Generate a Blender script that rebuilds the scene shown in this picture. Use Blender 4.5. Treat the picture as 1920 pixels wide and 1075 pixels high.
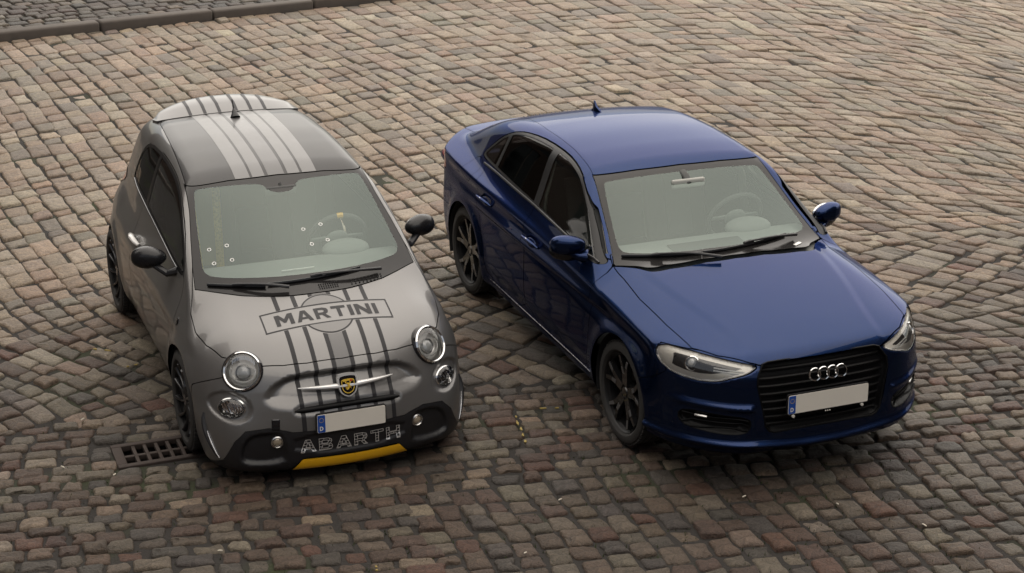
import bpy, bmesh, math, random
import numpy as np
from mathutils import Matrix, Vector

for _o in list(bpy.data.objects):
    bpy.data.objects.remove(_o, do_unlink=True)
scene = bpy.context.scene
COL = scene.collection
rng = random.Random(7)

# ---------------------------------------------------------------- camera
CAM_H, CAM_PITCH, CAM_ROLL, CAM_F = 4.5993, .37010, .01250, 3220.05     # metres, radians, radians, pixels at 1920 wide
cam_data = bpy.data.cameras.new('camera')
cam_data.sensor_width = 36.0
cam_data.lens = 36.0*CAM_F/1920.0
cam_data.clip_end = 500.0
cam = bpy.data.objects.new('camera', cam_data)
_f = Vector((0, math.cos(CAM_PITCH), -math.sin(CAM_PITCH))); _r = Vector((1, 0, 0)); _u = _r.cross(_f)
_r2 = _r*math.cos(CAM_ROLL) + _u*math.sin(CAM_ROLL); _u2 = _u*math.cos(CAM_ROLL) - _r*math.sin(CAM_ROLL)
cam.matrix_world = Matrix(((_r2.x, _u2.x, -_f.x, 0), (_r2.y, _u2.y, -_f.y, 0), (_r2.z, _u2.z, -_f.z, CAM_H), (0, 0, 0, 1)))
COL.objects.link(cam)
scene.camera = cam
HATCH_POSE = (-1.1840, 9.4736, -1.1836)
SEDAN_POSE = (1.4563, 9.6364, -1.1831)

# ---------------------------------------------------------------- sky, sun, exposure (overcast afternoon)
SUN_EL, SUN_ROT = math.radians(70), math.radians(20)
world = bpy.data.worlds.new('World'); scene.world = world; world.use_nodes = True
wn = world.node_tree.nodes; wl = world.node_tree.links
wn.clear()
sky = wn.new('ShaderNodeTexSky'); sky.sky_type = 'NISHITA'; sky.sun_disc = False
sky.sun_elevation = SUN_EL; sky.sun_rotation = SUN_ROT
sky.air_density = 1.0; sky.dust_density = 0.6; sky.ozone_density = 1.0
hs = wn.new('ShaderNodeHueSaturation'); hs.inputs['Saturation'].default_value = 0.42
bg = wn.new('ShaderNodeBackground'); bg.inputs['Strength'].default_value = 0.05
wo = wn.new('ShaderNodeOutputWorld')
wl.new(sky.outputs['Color'], hs.inputs['Color']); tn = wn.new('ShaderNodeMix'); tn.data_type = 'RGBA'; tn.blend_type = 'MULTIPLY'; tn.inputs['Factor'].default_value = 1.0; tn.inputs['B'].default_value = (1.0, .95, .875, 1)
wl.new(hs.outputs['Color'], tn.inputs['A']); wl.new(tn.outputs['Result'], bg.inputs['Color']); wl.new(bg.outputs['Background'], wo.inputs['Surface'])
sun_data = bpy.data.lights.new('sun', 'SUN'); sun_data.energy = 1.5; sun_data.angle = math.radians(130); sun_data.color = (1.0, .90, .77)
sun = bpy.data.objects.new('sun', sun_data); COL.objects.link(sun)
# sky rotation 0 puts the sun at +Y, positive turns towards +X
_sd = Vector((math.sin(SUN_ROT)*math.cos(SUN_EL), math.cos(SUN_ROT)*math.cos(SUN_EL), math.sin(SUN_EL)))
sun.rotation_euler = (-_sd).to_track_quat('-Z', 'Y').to_euler()
scene.view_settings.view_transform = 'Standard'; scene.view_settings.look = 'None'
scene.view_settings.exposure = 1.68; scene.view_settings.gamma = 1.0
scene.view_settings.use_curve_mapping = False
scene.cycles.max_bounces = 8
scene.cycles.transparent_max_bounces = 16
# ---------------------------------------------------------------- numeric helpers
def spl(xs, ys):
    """monotone cubic interpolation (flat slopes outside)"""
    xs = np.array(xs, float); ys = np.array(ys, float)
    h = np.diff(xs); d = np.diff(ys) / h
    m = np.zeros(len(xs))
    for i in range(1, len(xs) - 1):
        if d[i-1] * d[i] > 0:
            w1 = 2*h[i] + h[i-1]; w2 = h[i] + 2*h[i-1]
            m[i] = (w1 + w2) / (w1/d[i-1] + w2/d[i])
    m[0] = d[0]; m[-1] = d[-1]
    def f0(x):
        i = np.clip(np.searchsorted(xs, x) - 1, 0, len(xs) - 2)
        t = (x - xs[i]) / h[i]
        tc = np.clip(t, 0, 1); t2 = tc*tc; t3 = t2*tc
        v = (2*t3-3*t2+1)*ys[i] + (t3-2*t2+tc)*h[i]*m[i] + (-2*t3+3*t2)*ys[i+1] + (t3-t2)*h[i]*m[i+1]
        v = np.where(t < 0, ys[0] + (x - xs[0])*m[0], v)
        return np.where(t > 1, ys[-1] + (x - xs[-1])*m[-1], v)
    # dense table, so that evaluation is one lookup
    lo = xs[0] - 1.5; step = .0008; tab = f0(np.arange(lo, xs[-1] + 1.5, step)); nt = len(tab) - 2; inv = 1/step
    df = np.diff(tab)
    def f(x):
        q = (np.asarray(x, float) - lo)*inv
        i = np.minimum(np.maximum(q, 0), nt).astype(np.int32)
        return tab[i] + df[i]*(q - i)
    return f

def smax(a, b, k):
    h = np.maximum(k - np.abs(a - b), 0) / k
    return np.maximum(a, b) + h*h*k*.25
def smin(a, b, k):
    return -smax(-a, -b, k)
def sstep(a, b, x):
    t = np.clip((x - a) / (b - a), 0, 1)
    return t*t*(3 - 2*t)
def gauss(x, s):
    return np.exp(-(x/s)**2)

def poly_sdf(u, v, poly, r=0.0):
    """signed distance to a closed 2D polygon, negative inside; r rounds convex corners outward"""
    poly = np.asarray(poly, float)
    d = np.full(u.shape, 1e9); inside = np.zeros(u.shape, bool)
    n = len(poly)
    for i in range(n):
        a = poly[i]; b = poly[(i+1) % n]
        e = b - a; wx = u - a[0]; wy = v - a[1]
        t = np.clip((wx*e[0] + wy*e[1]) / max(e @ e, 1e-12), 0, 1)
        d = np.minimum(d, (wx - t*e[0])**2 + (wy - t*e[1])**2)
        c = (a[1] > v) != (b[1] > v)
        if abs(e[1]) > 1e-12:
            inside ^= c & (u < e[0]*(v - a[1])/e[1] + a[0])
    d = np.sqrt(d)
    return np.where(inside, -d, d) - r

def smooth_poly(poly, it=2, closed=True):
    """Chaikin corner cutting"""
    P = np.asarray(poly, float)
    for _ in range(it):
        Q = np.roll(P, -1, 0)
        P = np.stack([.75*P + .25*Q, .25*P + .75*Q], 1).reshape(-1, 2)
    return P

def grad(F, P, e=1e-3):
    g = np.empty_like(P)
    f0 = F(P)
    for i in range(3):
        a = P.copy(); a[:, i] += e
        g[:, i] = (F(a) - f0) / e
    return g
def normals(F, P, e=2e-3):
    g = grad(F, P, e)
    return g / np.maximum(np.linalg.norm(g, axis=1), 1e-9)[:, None]
def snap(F, P, it=4):
    P = P.copy()
    for _ in range(it):
        g = grad(F, P)
        s = (F(P) / np.maximum((g*g).sum(1), .05))[:, None] * g
        n = np.linalg.norm(s, axis=1, keepdims=True)
        P -= s * np.minimum(1, .03/np.maximum(n, 1e-9))
    return P

def surface_nets(F, lo, hi, h, K=4):
    """triangle mesh of F=0 (F<0 inside)"""
    lo = np.array(lo, float)
    n = (np.ceil((np.array(hi) - lo) / (h*K)).astype(int)) * K + 1
    nc = (n - 1)//K + 1
    cx = [lo[i] + np.arange(nc[i])*h*K for i in range(3)]
    G = np.stack(np.meshgrid(*cx, indexing='ij'), -1).reshape(-1, 3)
    C = F(G).reshape(nc)
    near = np.abs(C) < h*K*2.6
    act = near.copy()
    for ax in range(3):
        a = np.swapaxes(act, 0, ax)
        b = a.copy(); b[:-1] |= a[1:]; b[1:] |= a[:-1]
        act = np.swapaxes(b, 0, ax)
    def up(A):
        for ax in range(3):
            A = np.repeat(A, K, axis=ax)
        return A
    fine = up(C); msk = up(act)
    off = K//2
    fine = fine[off:off+n[0], off:off+n[1], off:off+n[2]].copy()
    msk = msk[off:off+n[0], off:off+n[1], off:off+n[2]]
    pad = [(0, n[i]-fine.shape[i]) for i in range(3)]
    fine = np.pad(fine, pad, mode='edge'); msk = np.pad(msk, pad, mode='edge')
    idx = np.argwhere(msk)
    fine[msk] = F(lo + idx*h)
    V = fine
    S = V < 0
    # cells
    c = [S[i:n[0]-1+i, j:n[1]-1+j, k:n[2]-1+k] for i in (0,1) for j in (0,1) for k in (0,1)]
    cnt = sum(a.astype(np.int8) for a in c)
    mixed = (cnt > 0) & (cnt < 8)
    cells = np.argwhere(mixed)
    ids = -np.ones(mixed.shape, int); ids[mixed] = np.arange(len(cells))
    acc = np.zeros((len(cells), 3)); num = np.zeros(len(cells))
    corners = np.array([(i,j,k) for i in (0,1) for j in (0,1) for k in (0,1)])
    for a in range(8):
        for b in range(a+1, 8):
            if np.abs(corners[a]-corners[b]).sum() != 1: continue
            pa = cells + corners[a]; pb = cells + corners[b]
            va = V[tuple(pa.T)]; vb = V[tuple(pb.T)]
            m = (va < 0) != (vb < 0)
            t = np.where(m, va/np.where(m, va - vb, 1), 0)
            acc += np.where(m[:, None], pa + (pb - pa)*t[:, None], 0); num += m
    P = lo + acc/num[:, None]*h
    quads = []
    for ax in range(3):
        o1, o2 = [(1,2),(2,0),(0,1)][ax]
        A = np.swapaxes(S, 0, ax) if False else S
        sl0 = [slice(None)]*3; sl1 = [slice(None)]*3
        sl0[ax] = slice(0, -1); sl1[ax] = slice(1, None)
        for o in (o1, o2):
            sl0[o] = slice(1, -1); sl1[o] = slice(1, -1)
        s0 = S[tuple(sl0)]; s1 = S[tuple(sl1)]
        e = np.argwhere(s0 != s1)
        if not len(e): continue
        flip = s0[tuple(e.T)]
        base = e.copy(); base[:, o1] += 1; base[:, o2] += 1
        def cid(d1, d2):
            q = base.copy(); q[:, o1] += d1; q[:, o2] += d2
            return ids[tuple(q.T)]
        q = np.stack([cid(-1,-1), cid(0,-1), cid(0,0), cid(-1,0)], 1)
        q[~flip] = q[~flip][:, ::-1]
        quads.append(q)
    Q = np.concatenate(quads)
    P = snap(F, P, 3)
    d1 = np.linalg.norm(P[Q[:,0]]-P[Q[:,2]], axis=1); d2 = np.linalg.norm(P[Q[:,1]]-P[Q[:,3]], axis=1)
    sw = d1 > d2
    T = np.concatenate([Q[~sw][:, [0,1,2]], Q[~sw][:, [0,2,3]], Q[sw][:, [0,1,3]], Q[sw][:, [1,2,3]]])
    return P, T

def compact(P, T):
    k = np.zeros(len(P), bool); k[T.ravel()] = True
    new = np.cumsum(k) - 1
    return P[k], new[T]
def split(P, T, f):
    """cut a triangle mesh along f=0 -> (Pin,Tin),(Pout,Tout); f<0 is inside"""
    f = np.where(np.abs(f) < 1e-7, 1e-7, f)
    s = f[T] < 0
    c = s.sum(1)
    Tin = [T[c == 3]]; Tout = [T[c == 0]]
    M = T[(c == 1) | (c == 2)]; sm = s[(c == 1) | (c == 2)]; cm = sm.sum(1)
    if len(M):
        lone = np.where(cm == 1, np.argmax(sm, 1), np.argmin(sm, 1))
        r = np.arange(len(M))
        a = M[r, lone]; b = M[r, (lone+1) % 3]; d = M[r, (lone+2) % 3]
        def newv(p, q):
            k = np.stack([np.minimum(p, q), np.maximum(p, q)], 1); return k
        E = np.concatenate([newv(a, b), newv(a, d)])
        K = E[:, 0]*np.int64(len(P)) + E[:, 1]; K, inv = np.unique(K, return_inverse=True); U = np.stack([K//len(P), K % len(P)], 1)
        t = f[U[:, 0]] / (f[U[:, 0]] - f[U[:, 1]])
        NP = P[U[:, 0]] + (P[U[:, 1]] - P[U[:, 0]])*t[:, None]
        ab = inv[:len(M)] + len(P); ad = inv[len(M):] + len(P)
        P = np.concatenate([P, NP])
        t1 = np.stack([a, ab, ad], 1); t2 = np.stack([ab, b, d], 1); t3 = np.stack([ab, d, ad], 1)
        i1 = cm == 1
        Tin += [t1[i1], t2[~i1], t3[~i1]]; Tout += [t1[~i1], t2[i1], t3[i1]]
    return compact(P, np.concatenate(Tin)), compact(P, np.concatenate(Tout))
def refine(P, T):
    """each triangle into four"""
    E = np.concatenate([T[:, [0,1]], T[:, [1,2]], T[:, [2,0]]]); E.sort(1)
    K = E[:, 0]*np.int64(len(P)) + E[:, 1]; K, inv = np.unique(K, return_inverse=True); U = np.stack([K//len(P), K % len(P)], 1)
    n = len(T); m = inv + len(P)
    P = np.concatenate([P, (P[U[:, 0]] + P[U[:, 1]])/2])
    a, b, c = m[:n], m[n:2*n], m[2*n:]
    T = np.concatenate([np.stack([T[:,0], a, c],1), np.stack([a, T[:,1], b],1), np.stack([c, b, T[:,2]],1), np.stack([a, b, c],1)])
    return P, T
def boundary_edges(T):
    E = np.concatenate([T[:, [0,1]], T[:, [1,2]], T[:, [2,0]]])
    S = np.sort(E, 1); K = S[:, 0]*np.int64(S.max() + 1) + S[:, 1]
    _, inv, cnt = np.unique(K, return_inverse=True, return_counts=True)
    return E[cnt[inv.reshape(-1)] == 1]

def components(P, T):
    """connected pieces of a triangle mesh"""
    lab = np.arange(len(P))
    while True:
        m = lab[T].min(1)
        new = lab.copy()
        for k in range(3): np.minimum.at(new, T[:, k], m)
        new = new[new]
        if (new == lab).all(): break
        lab = new
    tl = lab[T[:, 0]]
    return [compact(P, T[tl == u]) for u in np.unique(tl)]
# ---------------------------------------------------------------- car bodies as smooth implicit surfaces
# car frame: x forward from the front axle, y to the car's left, z up from the ground
A_W = spl([-2.95,-2.75,-2.5,-2.2,-1.8,-1.2,-.6,-.1,.2,.45,.62,.8], [.58,.69,.765,.80,.806,.802,.80,.806,.798,.762,.71,.62])
A_S = spl([.10,.18,.28,.42,.56,.72,.84,.92,1.0,1.1], [-.10,-.055,-.018,.002,.004,-.012,-.042,-.075,-.115,-.17])
A_SF = spl([.06,.12,.20,.30,.42], [-.045,-.012,.004,.004,0])
A_HOOD = spl([-2.9,-2.4,-1.2,-.5,-.2,0,.15,.3,.45,.58,.68,.78], [.93,1.0,1.01,1.02,.985,.94,.905,.86,.80,.735,.67,.58])
A_NOSE = spl([.08,.16,.24,.34,.44,.52,.60,.68,.76,.9], [.735,.757,.760,.752,.735,.715,.69,.655,.60,.48])
A_NOSEC = spl([.1,.3,.45,.6,.75], [.27,.30,.38,.46,.50])
A_WS = spl([.80,.92,1.05,1.2,1.32,1.40,1.46], [.30,.10,-.13,-.41,-.64,-.81,-.95])
A_WSC = spl([.9,1.4], [.42,.16])
A_ROOF = spl([-2.6,-2.35,-2.1,-1.8,-1.5,-1.2,-.95,-.75,-.5], [1.30,1.392,1.437,1.462,1.466,1.452,1.425,1.388,1.31])
A_CAB = spl([.85,.95,1.1,1.25,1.38,1.5], [.755,.725,.678,.628,.578,.53])
A_CABX = spl([-2.6,-2.2,-1.7,-1.1,-.6,-.1], [-.10,-.045,-.01,0,0,-.02])
A_TAIL = spl([.1,.3,.5,.7,.85,1.0,1.2,1.35,1.45], [-2.78,-2.85,-2.86,-2.82,-2.75,-2.68,-2.56,-2.44,-2.33])
def A_flare(x, z):
    o = 0
    for xw in (0.0, -2.3):
        r = np.hypot(x - xw, z - .298)
        o = o + .016*gauss(r - .345, .055)*sstep(.10, .25, z)
    return o
A_SCOOP = [(-.49,.505),(-.36,.445),(.36,.445),(.49,.505),(.42,.585),(.28,.648),(-.28,.648),(-.42,.585)]
A_MESHP = smooth_poly([(-.335,.185),(-.345,.335),(.345,.335),(.335,.185)], 1)
A_PODP = smooth_poly([(.375,.145),(.355,.21),(.375,.325),(.43,.345),(.55,.335),(.610,.28),(.630,.17),(.56,.135)], 2)
A_SLITP = smooth_poly([(-.315,.447),(-.27,.472),(.27,.472),(.315,.447),(.27,.432),(-.27,.432)], 1)
def F_hatch(P, scoop=True):
    x, y, z = P[:,0], P[:,1], P[:,2]; ay = np.abs(y); y2 = y*y
    fr = sstep(.22, .42, x)*sstep(.46, .36, z)
    side = ay - (A_W(x) + A_S(z)*(1-fr) + A_SF(z)*fr + .008*fr + A_flare(x, z))
    over = np.maximum(ay - .52, 0)
    top = (z - (A_HOOD(x) - .17*y2 - 1.2*over**2)) / 1.15
    nose = (x - (A_NOSE(z) - A_NOSEC(z)*y2 - 1.0*np.maximum(ay-.58,0)**2)) / 1.12
    tail = ((A_TAIL(z) + .22*y2) - x) / 1.05
    L = smax(smax(side, top, .12), smax(nose, tail, .01), .12)
    L = smax(L, .088 + .065*sstep(.5,.2,x)*sstep(-2.8,-2.3,x) - z, .04)
    if scoop:
        m = (np.abs(x-.66) < .16) & (z > .36) & (z < .72) & (ay < .56)
        if m.any():
            s = poly_sdf(y[m], z[m], smooth_poly(A_SCOOP, 3))
            up = sstep(.50, .60, z[m])
            d = sstep(.012, -.075 + .03*up, s)
            L = L.copy(); L[m] += (.030 + .022*up)*d
        m = (x > .5) & (z < .42)
        if m.any():
            d = np.zeros(m.sum())
            d += .010*sstep(0., -.028, poly_sdf(y[m], z[m], A_MESHP))
            for sg in (-1, 1):
                d += .024*sstep(.004, -.034, poly_sdf(sg*y[m], z[m], A_PODP))
            L[m] += d
        m = (x > .38) & (z > .33) & (z < .64) & (ay > .45)
        if m.any():
            e = np.hypot((ay[m]-.640)/.118, (z[m]-.468)/.088)
            L[m] += .016*sstep(1.0, .72, e)
        m = (x > .6) & (z > .4) & (z < .5) & (ay < .36)
        if m.any():
            L[m] += .010*sstep(.022, -.010, poly_sdf(y[m], z[m], A_SLITP))
    ws = (x - (A_WS(z) - A_WSC(z)*y2)) / 1.95
    roof = (z - (A_ROOF(x) - .085*y2)) / 1.05
    cab = (ay - (A_CAB(z) + A_CABX(x))) / 1.06
    hatch = ((A_TAIL(z) + .20*y2) - x) / 1.12
    C = smax(smax(roof, cab, .11), ws, .035)
    C = smax(smax(C, hatch, .10), .7 - z, .05)
    return smin(L, C, .05)

B_W = spl([-3.65,-3.45,-3.2,-2.8,-2.3,-1.6,-.9,-.3,.1,.4,.6,.8,1.0], [.66,.76,.828,.868,.884,.886,.884,.886,.886,.876,.850,.80,.72])
B_S = spl([.10,.18,.28,.42,.56,.70,.82,.90], [-.10,-.055,-.020,-.004,.000,-.002,.004,.006])
B_CRZ = spl([-3.6,-2.6,-1.5,-.8,-.3,.2,.6,.85], [.945,.935,.912,.875,.848,.822,.795,.75])   # height of the shoulder crease
B_HOOD = spl([-3.7,-3.5,-3.2,-2.6,-1.5,-.8,-.45,-.2,.1,.35,.55,.70,.80,.9], [.98,1.03,1.045,1.04,1.03,1.02,.992,.965,.925,.884,.845,.805,.768,.70])
B_NOSE = spl([.08,.16,.24,.34,.46,.58,.68,.76,.84,.95], [.80,.842,.862,.872,.872,.858,.838,.808,.755,.66])
B_WS = spl([.85,.97,1.1,1.22,1.30,1.36,1.44], [-.10,-.33,-.58,-.80,-.945,-1.06,-1.25])
B_WSC = spl([.95,1.35], [.30,.16])
B_ROOF = spl([-3.3,-3.05,-2.8,-2.55,-2.3,-2.0,-1.7,-1.4,-1.15,-.95,-.7], [1.00,1.120,1.230,1.320,1.372,1.403,1.412,1.403,1.379,1.342,1.25])
B_CAB = spl([.85,.95,1.05,1.15,1.25,1.35,1.45], [.885,.840,.787,.738,.690,.635,.56])
B_CABX = spl([-3.4,-3.0,-2.6,-2.2,-1.7,-1.1,-.6,-.2], [-.16,-.10,-.045,-.015,0,0,-.005,-.03])
B_TAIL = spl([.1,.3,.5,.7,.9,1.0,1.1], [-3.43,-3.51,-3.54,-3.52,-3.49,-3.52,-3.54])
def B_flare(x, z):
    o = 0
    for xw in (0.0, -2.637):
        r = np.hypot(x - xw, z - .318)
        o = o + .020*gauss(r - .372, .06)*sstep(.10, .25, z)
    return o
B_GRILLEP = np.array([(-.385,.748),(-.352,.756),(.352,.756),(.385,.748),(.425,.690),(.430,.640),(.378,.395),(.355,.368),(.325,.358),(-.325,.358),(-.355,.368),(-.378,.395),(-.430,.640),(-.425,.690)])
B_INTAKEP = smooth_poly([(.47,.462),(.62,.474),(.77,.480),(.80,.43),(.77,.368),(.62,.350),(.49,.355),(.455,.40)], 1)
B_HEADP = np.array([(.852,.765),(.838,.785),(.80,.798),(.715,.794),(.62,.781),(.52,.764),(.430,.747),(.414,.741),(.416,.733),(.455,.714),(.49,.702),(.53,.692),(.565,.682),(.60,.667),(.64,.656),(.70,.650),(.76,.653),(.815,.670),(.846,.700),(.856,.735)])
def F_sedan(P):
    x, y, z = P[:,0], P[:,1], P[:,2]; ay = np.abs(y); y2 = y*y
    cz = B_CRZ(x)
    side = ay - (B_W(x) + B_S(z) + B_flare(x, z) - .022*gauss(z - (cz-.10), .055)*sstep(.5,.1,x)*sstep(-3.3,-2.9,x) - .014*gauss(z-.30,.06)*sstep(-.3,-.5,x)*sstep(-2.3,-2.1,x))
    # shoulder above the crease leans in
    sh = (ay - (B_W(x) + .012) + (z - cz)*1.55) / 1.85
    side = smax(side, sh, .022)
    over = np.maximum(ay - .50, 0)
    crease = .007*sstep(.035, -.035, ay - (.60 - .17*sstep(-.3, .8, x)))   # bonnet power-dome lines
    top = (z - (B_HOOD(x) - .055*y2 - .30*over**2 + crease*sstep(-.45,-.2,x)*sstep(.86,.72,x))) / 1.1
    nose = (x - (B_NOSE(z) - .13*y2 - 1.45*np.maximum(ay-.42,0)**2)) / 1.12
    tail = ((B_TAIL(z) + .20*y2 + 1.1*np.maximum(ay-.5,0)**2) - x) / 1.05
    L = smax(smax(side, top, .07), smax(nose, tail, .01), .075)
    L = smax(L, .222 - .045*sstep(.6,.1,x)*sstep(-3.3,-2.9,x) - z, .04)
    m = (x > .35) & (z < .80)
    if m.any():
        ym, zm = ay[m], z[m]
        d = .030*sstep(0., -.026, poly_sdf(ym, zm, B_GRILLEP))
        d += .036*sstep(0., -.034, poly_sdf(ym, zm, B_INTAKEP))
        d += .010*sstep(.005, -.010, poly_sdf(ym, zm, B_HEADP))
        d -= .018*gauss(zm - (.512 + .03*(ym-.45)), .020)*sstep(.42,.48,ym)*sstep(.86,.78,ym)   # blade above the intake
        d -= .026*gauss(zm - (.290 - .025*sstep(.5,.1,ym)), .022)                                  # lip
        L = L.copy(); L[m] += d
    ws = (x - (B_WS(z) - B_WSC(z)*y2)) / 2.1
    roof = (z - (B_ROOF(x) - .075*y2 - .05*np.maximum(ay-.3,0)**2)) / 1.05
    cab = (ay - (B_CAB(z) + B_CABX(x))) / 1.09
    C = smax(smax(roof, cab, .085), ws, .03)
    C = smax(C, .75 - z, .05)
    return smin(L, C, .035)
# ---------------------------------------------------------------- materials
def nodes_of(name):
    m = bpy.data.materials.new(name); m.use_nodes = True
    n = m.node_tree.nodes; l = m.node_tree.links
    b = next(x for x in n if x.type == 'BSDF_PRINCIPLED')
    return m, n, l, b
def mat(name, col, rough=.5, metal=0.0, coat=0.0, coat_rough=.05, spec=.5, noise=0.0, nscale=20.0, bump=0.0, bscale=200.0):
    """plain surface with slight procedural mottling / relief"""
    m, n, l, b = nodes_of(name)
    b.inputs['Base Color'].default_value = (*col, 1)
    b.inputs['Roughness'].default_value = rough
    b.inputs['Metallic'].default_value = metal
    b.inputs['Coat Weight'].default_value = coat
    b.inputs['Coat Roughness'].default_value = coat_rough
    b.inputs['Specular IOR Level'].default_value = spec
    tc = n.new('ShaderNodeTexCoord')
    if noise > 0:
        t = n.new('ShaderNodeTexNoise'); t.inputs['Scale'].default_value = nscale; t.inputs['Detail'].default_value = 6
        l.new(tc.outputs['Object'], t.inputs['Vector'])
        mx = n.new('ShaderNodeMix'); mx.data_type = 'RGBA'
        mx.inputs['A'].default_value = (*[c*(1-noise) for c in col], 1)
        mx.inputs['B'].default_value = (*[min(1, c*(1+noise)) for c in col], 1)
        l.new(t.outputs['Fac'], mx.inputs['Factor']); l.new(mx.outputs['Result'], b.inputs['Base Color'])
        mr = n.new('ShaderNodeMapRange'); mr.inputs['To Min'].default_value = max(0, rough-.08); mr.inputs['To Max'].default_value = min(1, rough+.08)
        l.new(t.outputs['Fac'], mr.inputs['Value']); l.new(mr.outputs['Result'], b.inputs['Roughness'])
    if bump > 0:
        t2 = n.new('ShaderNodeTexNoise'); t2.inputs['Scale'].default_value = bscale; t2.inputs['Detail'].default_value = 3
        l.new(tc.outputs['Object'], t2.inputs['Vector'])
        bp = n.new('ShaderNodeBump'); bp.inputs['Strength'].default_value = bump; bp.inputs['Distance'].default_value = .002
        l.new(t2.outputs['Fac'], bp.inputs['Height']); l.new(bp.outputs['Normal'], b.inputs['Normal'])
    return m
def paint(name, col, rough, metal, coat, dust=.04, edge=(.65, .65, .65)):
    """metallic car paint: fine flake, clear coat, faint road dust"""
    m, n, l, b = nodes_of(name)
    tc = n.new('ShaderNodeTexCoord')
    fl = n.new('ShaderNodeTexNoise'); fl.inputs['Scale'].default_value = 900; fl.inputs['Detail'].default_value = 2
    l.new(tc.outputs['Object'], fl.inputs['Vector'])
    mx = n.new('ShaderNodeMix'); mx.data_type = 'RGBA'
    mx.inputs['A'].default_value = (*[c*.85 for c in col], 1); mx.inputs['B'].default_value = (*[c*1.15 for c in col], 1)
    l.new(fl.outputs['Fac'], mx.inputs['Factor'])
    du = n.new('ShaderNodeTexNoise'); du.inputs['Scale'].default_value = 4; du.inputs['Detail'].default_value = 8
    l.new(tc.outputs['Object'], du.inputs['Vector'])
    dr = n.new('ShaderNodeMapRange'); dr.inputs['From Min'].default_value = .45; dr.inputs['From Max'].default_value = .8
    dr.inputs['To Min'].default_value = 0; dr.inputs['To Max'].default_value = dust
    l.new(du.outputs['Fac'], dr.inputs['Value'])
    m2 = n.new('ShaderNodeMix'); m2.data_type = 'RGBA'; m2.inputs['B'].default_value = (.30, .27, .23, 1)
    l.new(dr.outputs['Result'], m2.inputs['Factor']); l.new(mx.outputs['Result'], m2.inputs['A'])
    l.new(m2.outputs['Result'], b.inputs['Base Color'])
    b.inputs['Metallic'].default_value = metal; b.inputs['Roughness'].default_value = rough
    b.inputs['Specular Tint'].default_value = (*edge, 1)
    b.inputs['Coat Weight'].default_value = coat; b.inputs['Coat Roughness'].default_value = .04
    mr = n.new('ShaderNodeMapRange'); mr.inputs['To Min'].default_value = .01; mr.inputs['To Max'].default_value = .05
    l.new(du.outputs['Fac'], mr.inputs['Value']); l.new(mr.outputs['Result'], b.inputs['Coat Roughness'])
    return m
def glass(name, tint, refl=1.0, base=0.0, rough=.01, refl_col=(1, 1, 1)):
    """thin pane: tinted see-through plus a fresnel mirror"""
    m = bpy.data.materials.new(name); m.use_nodes = True
    n = m.node_tree.nodes; l = m.node_tree.links; n.clear()
    out = n.new('ShaderNodeOutputMaterial'); mix = n.new('ShaderNodeMixShader')
    tr = n.new('ShaderNodeBsdfTransparent'); tr.inputs['Color'].default_value = (*tint, 1)
    gl = n.new('ShaderNodeBsdfGlossy'); gl.inputs['Roughness'].default_value = rough; gl.inputs['Color'].default_value = (*refl_col, 1)
    fr = n.new('ShaderNodeFresnel'); fr.inputs['IOR'].default_value = 1.52
    ma = n.new('ShaderNodeMath'); ma.operation = 'MULTIPLY_ADD'; ma.use_clamp = True
    ma.inputs[1].default_value = refl; ma.inputs[2].default_value = base
    l.new(fr.outputs['Fac'], ma.inputs[0]); l.new(ma.outputs['Value'], mix.inputs['Fac'])
    l.new(tr.outputs['BSDF'], mix.inputs[1]); l.new(gl.outputs['BSDF'], mix.inputs[2])
    l.new(mix.outputs['Shader'], out.inputs['Surface'])
    return m

# ---------------------------------------------------------------- mesh objects
def raw_object(name, verts, faces, material, parent=None, smooth=True, loop_normals=None):
    me = bpy.data.meshes.new(name)
    me.from_pydata([tuple(v) for v in verts], [], [tuple(int(i) for i in f) for f in faces])
    if smooth:
        me.polygons.foreach_set('use_smooth', np.ones(len(me.polygons), bool))
    if material: me.materials.append(material)
    me.update()
    if loop_normals is not None:
        me.normals_split_custom_set([tuple(x) for x in loop_normals])
    o = bpy.data.objects.new(name, me); COL.objects.link(o)
    if parent: o.parent = parent
    return o
def fast_tris(name, P, T, Q, material, parent, LN):
    """triangles T and quads Q with per-loop normals"""
    me = bpy.data.meshes.new(name)
    nt, nq = len(T), len(Q)
    me.vertices.add(len(P)); me.vertices.foreach_set('co', np.asarray(P, np.float32).ravel())
    me.loops.add(nt*3 + nq*4); me.polygons.add(nt + nq)
    vi = np.concatenate([np.asarray(T).ravel(), np.asarray(Q).ravel()]).astype(np.int32)
    me.loops.foreach_set('vertex_index', vi)
    st = np.concatenate([np.arange(nt)*3, nt*3 + np.arange(nq)*4]).astype(np.int32)
    me.polygons.foreach_set('loop_start', st)
    me.update(calc_edges=True); me.validate()
    me.polygons.foreach_set('use_smooth', np.ones(len(me.polygons), bool))
    if material: me.materials.append(material)
    if LN is not None and len(me.loops) == len(LN):
        me.normals_split_custom_set(np.asarray(LN, np.float32).tolist())
    o = bpy.data.objects.new(name, me); COL.objects.link(o)
    if parent: o.parent = parent
    return o
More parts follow.
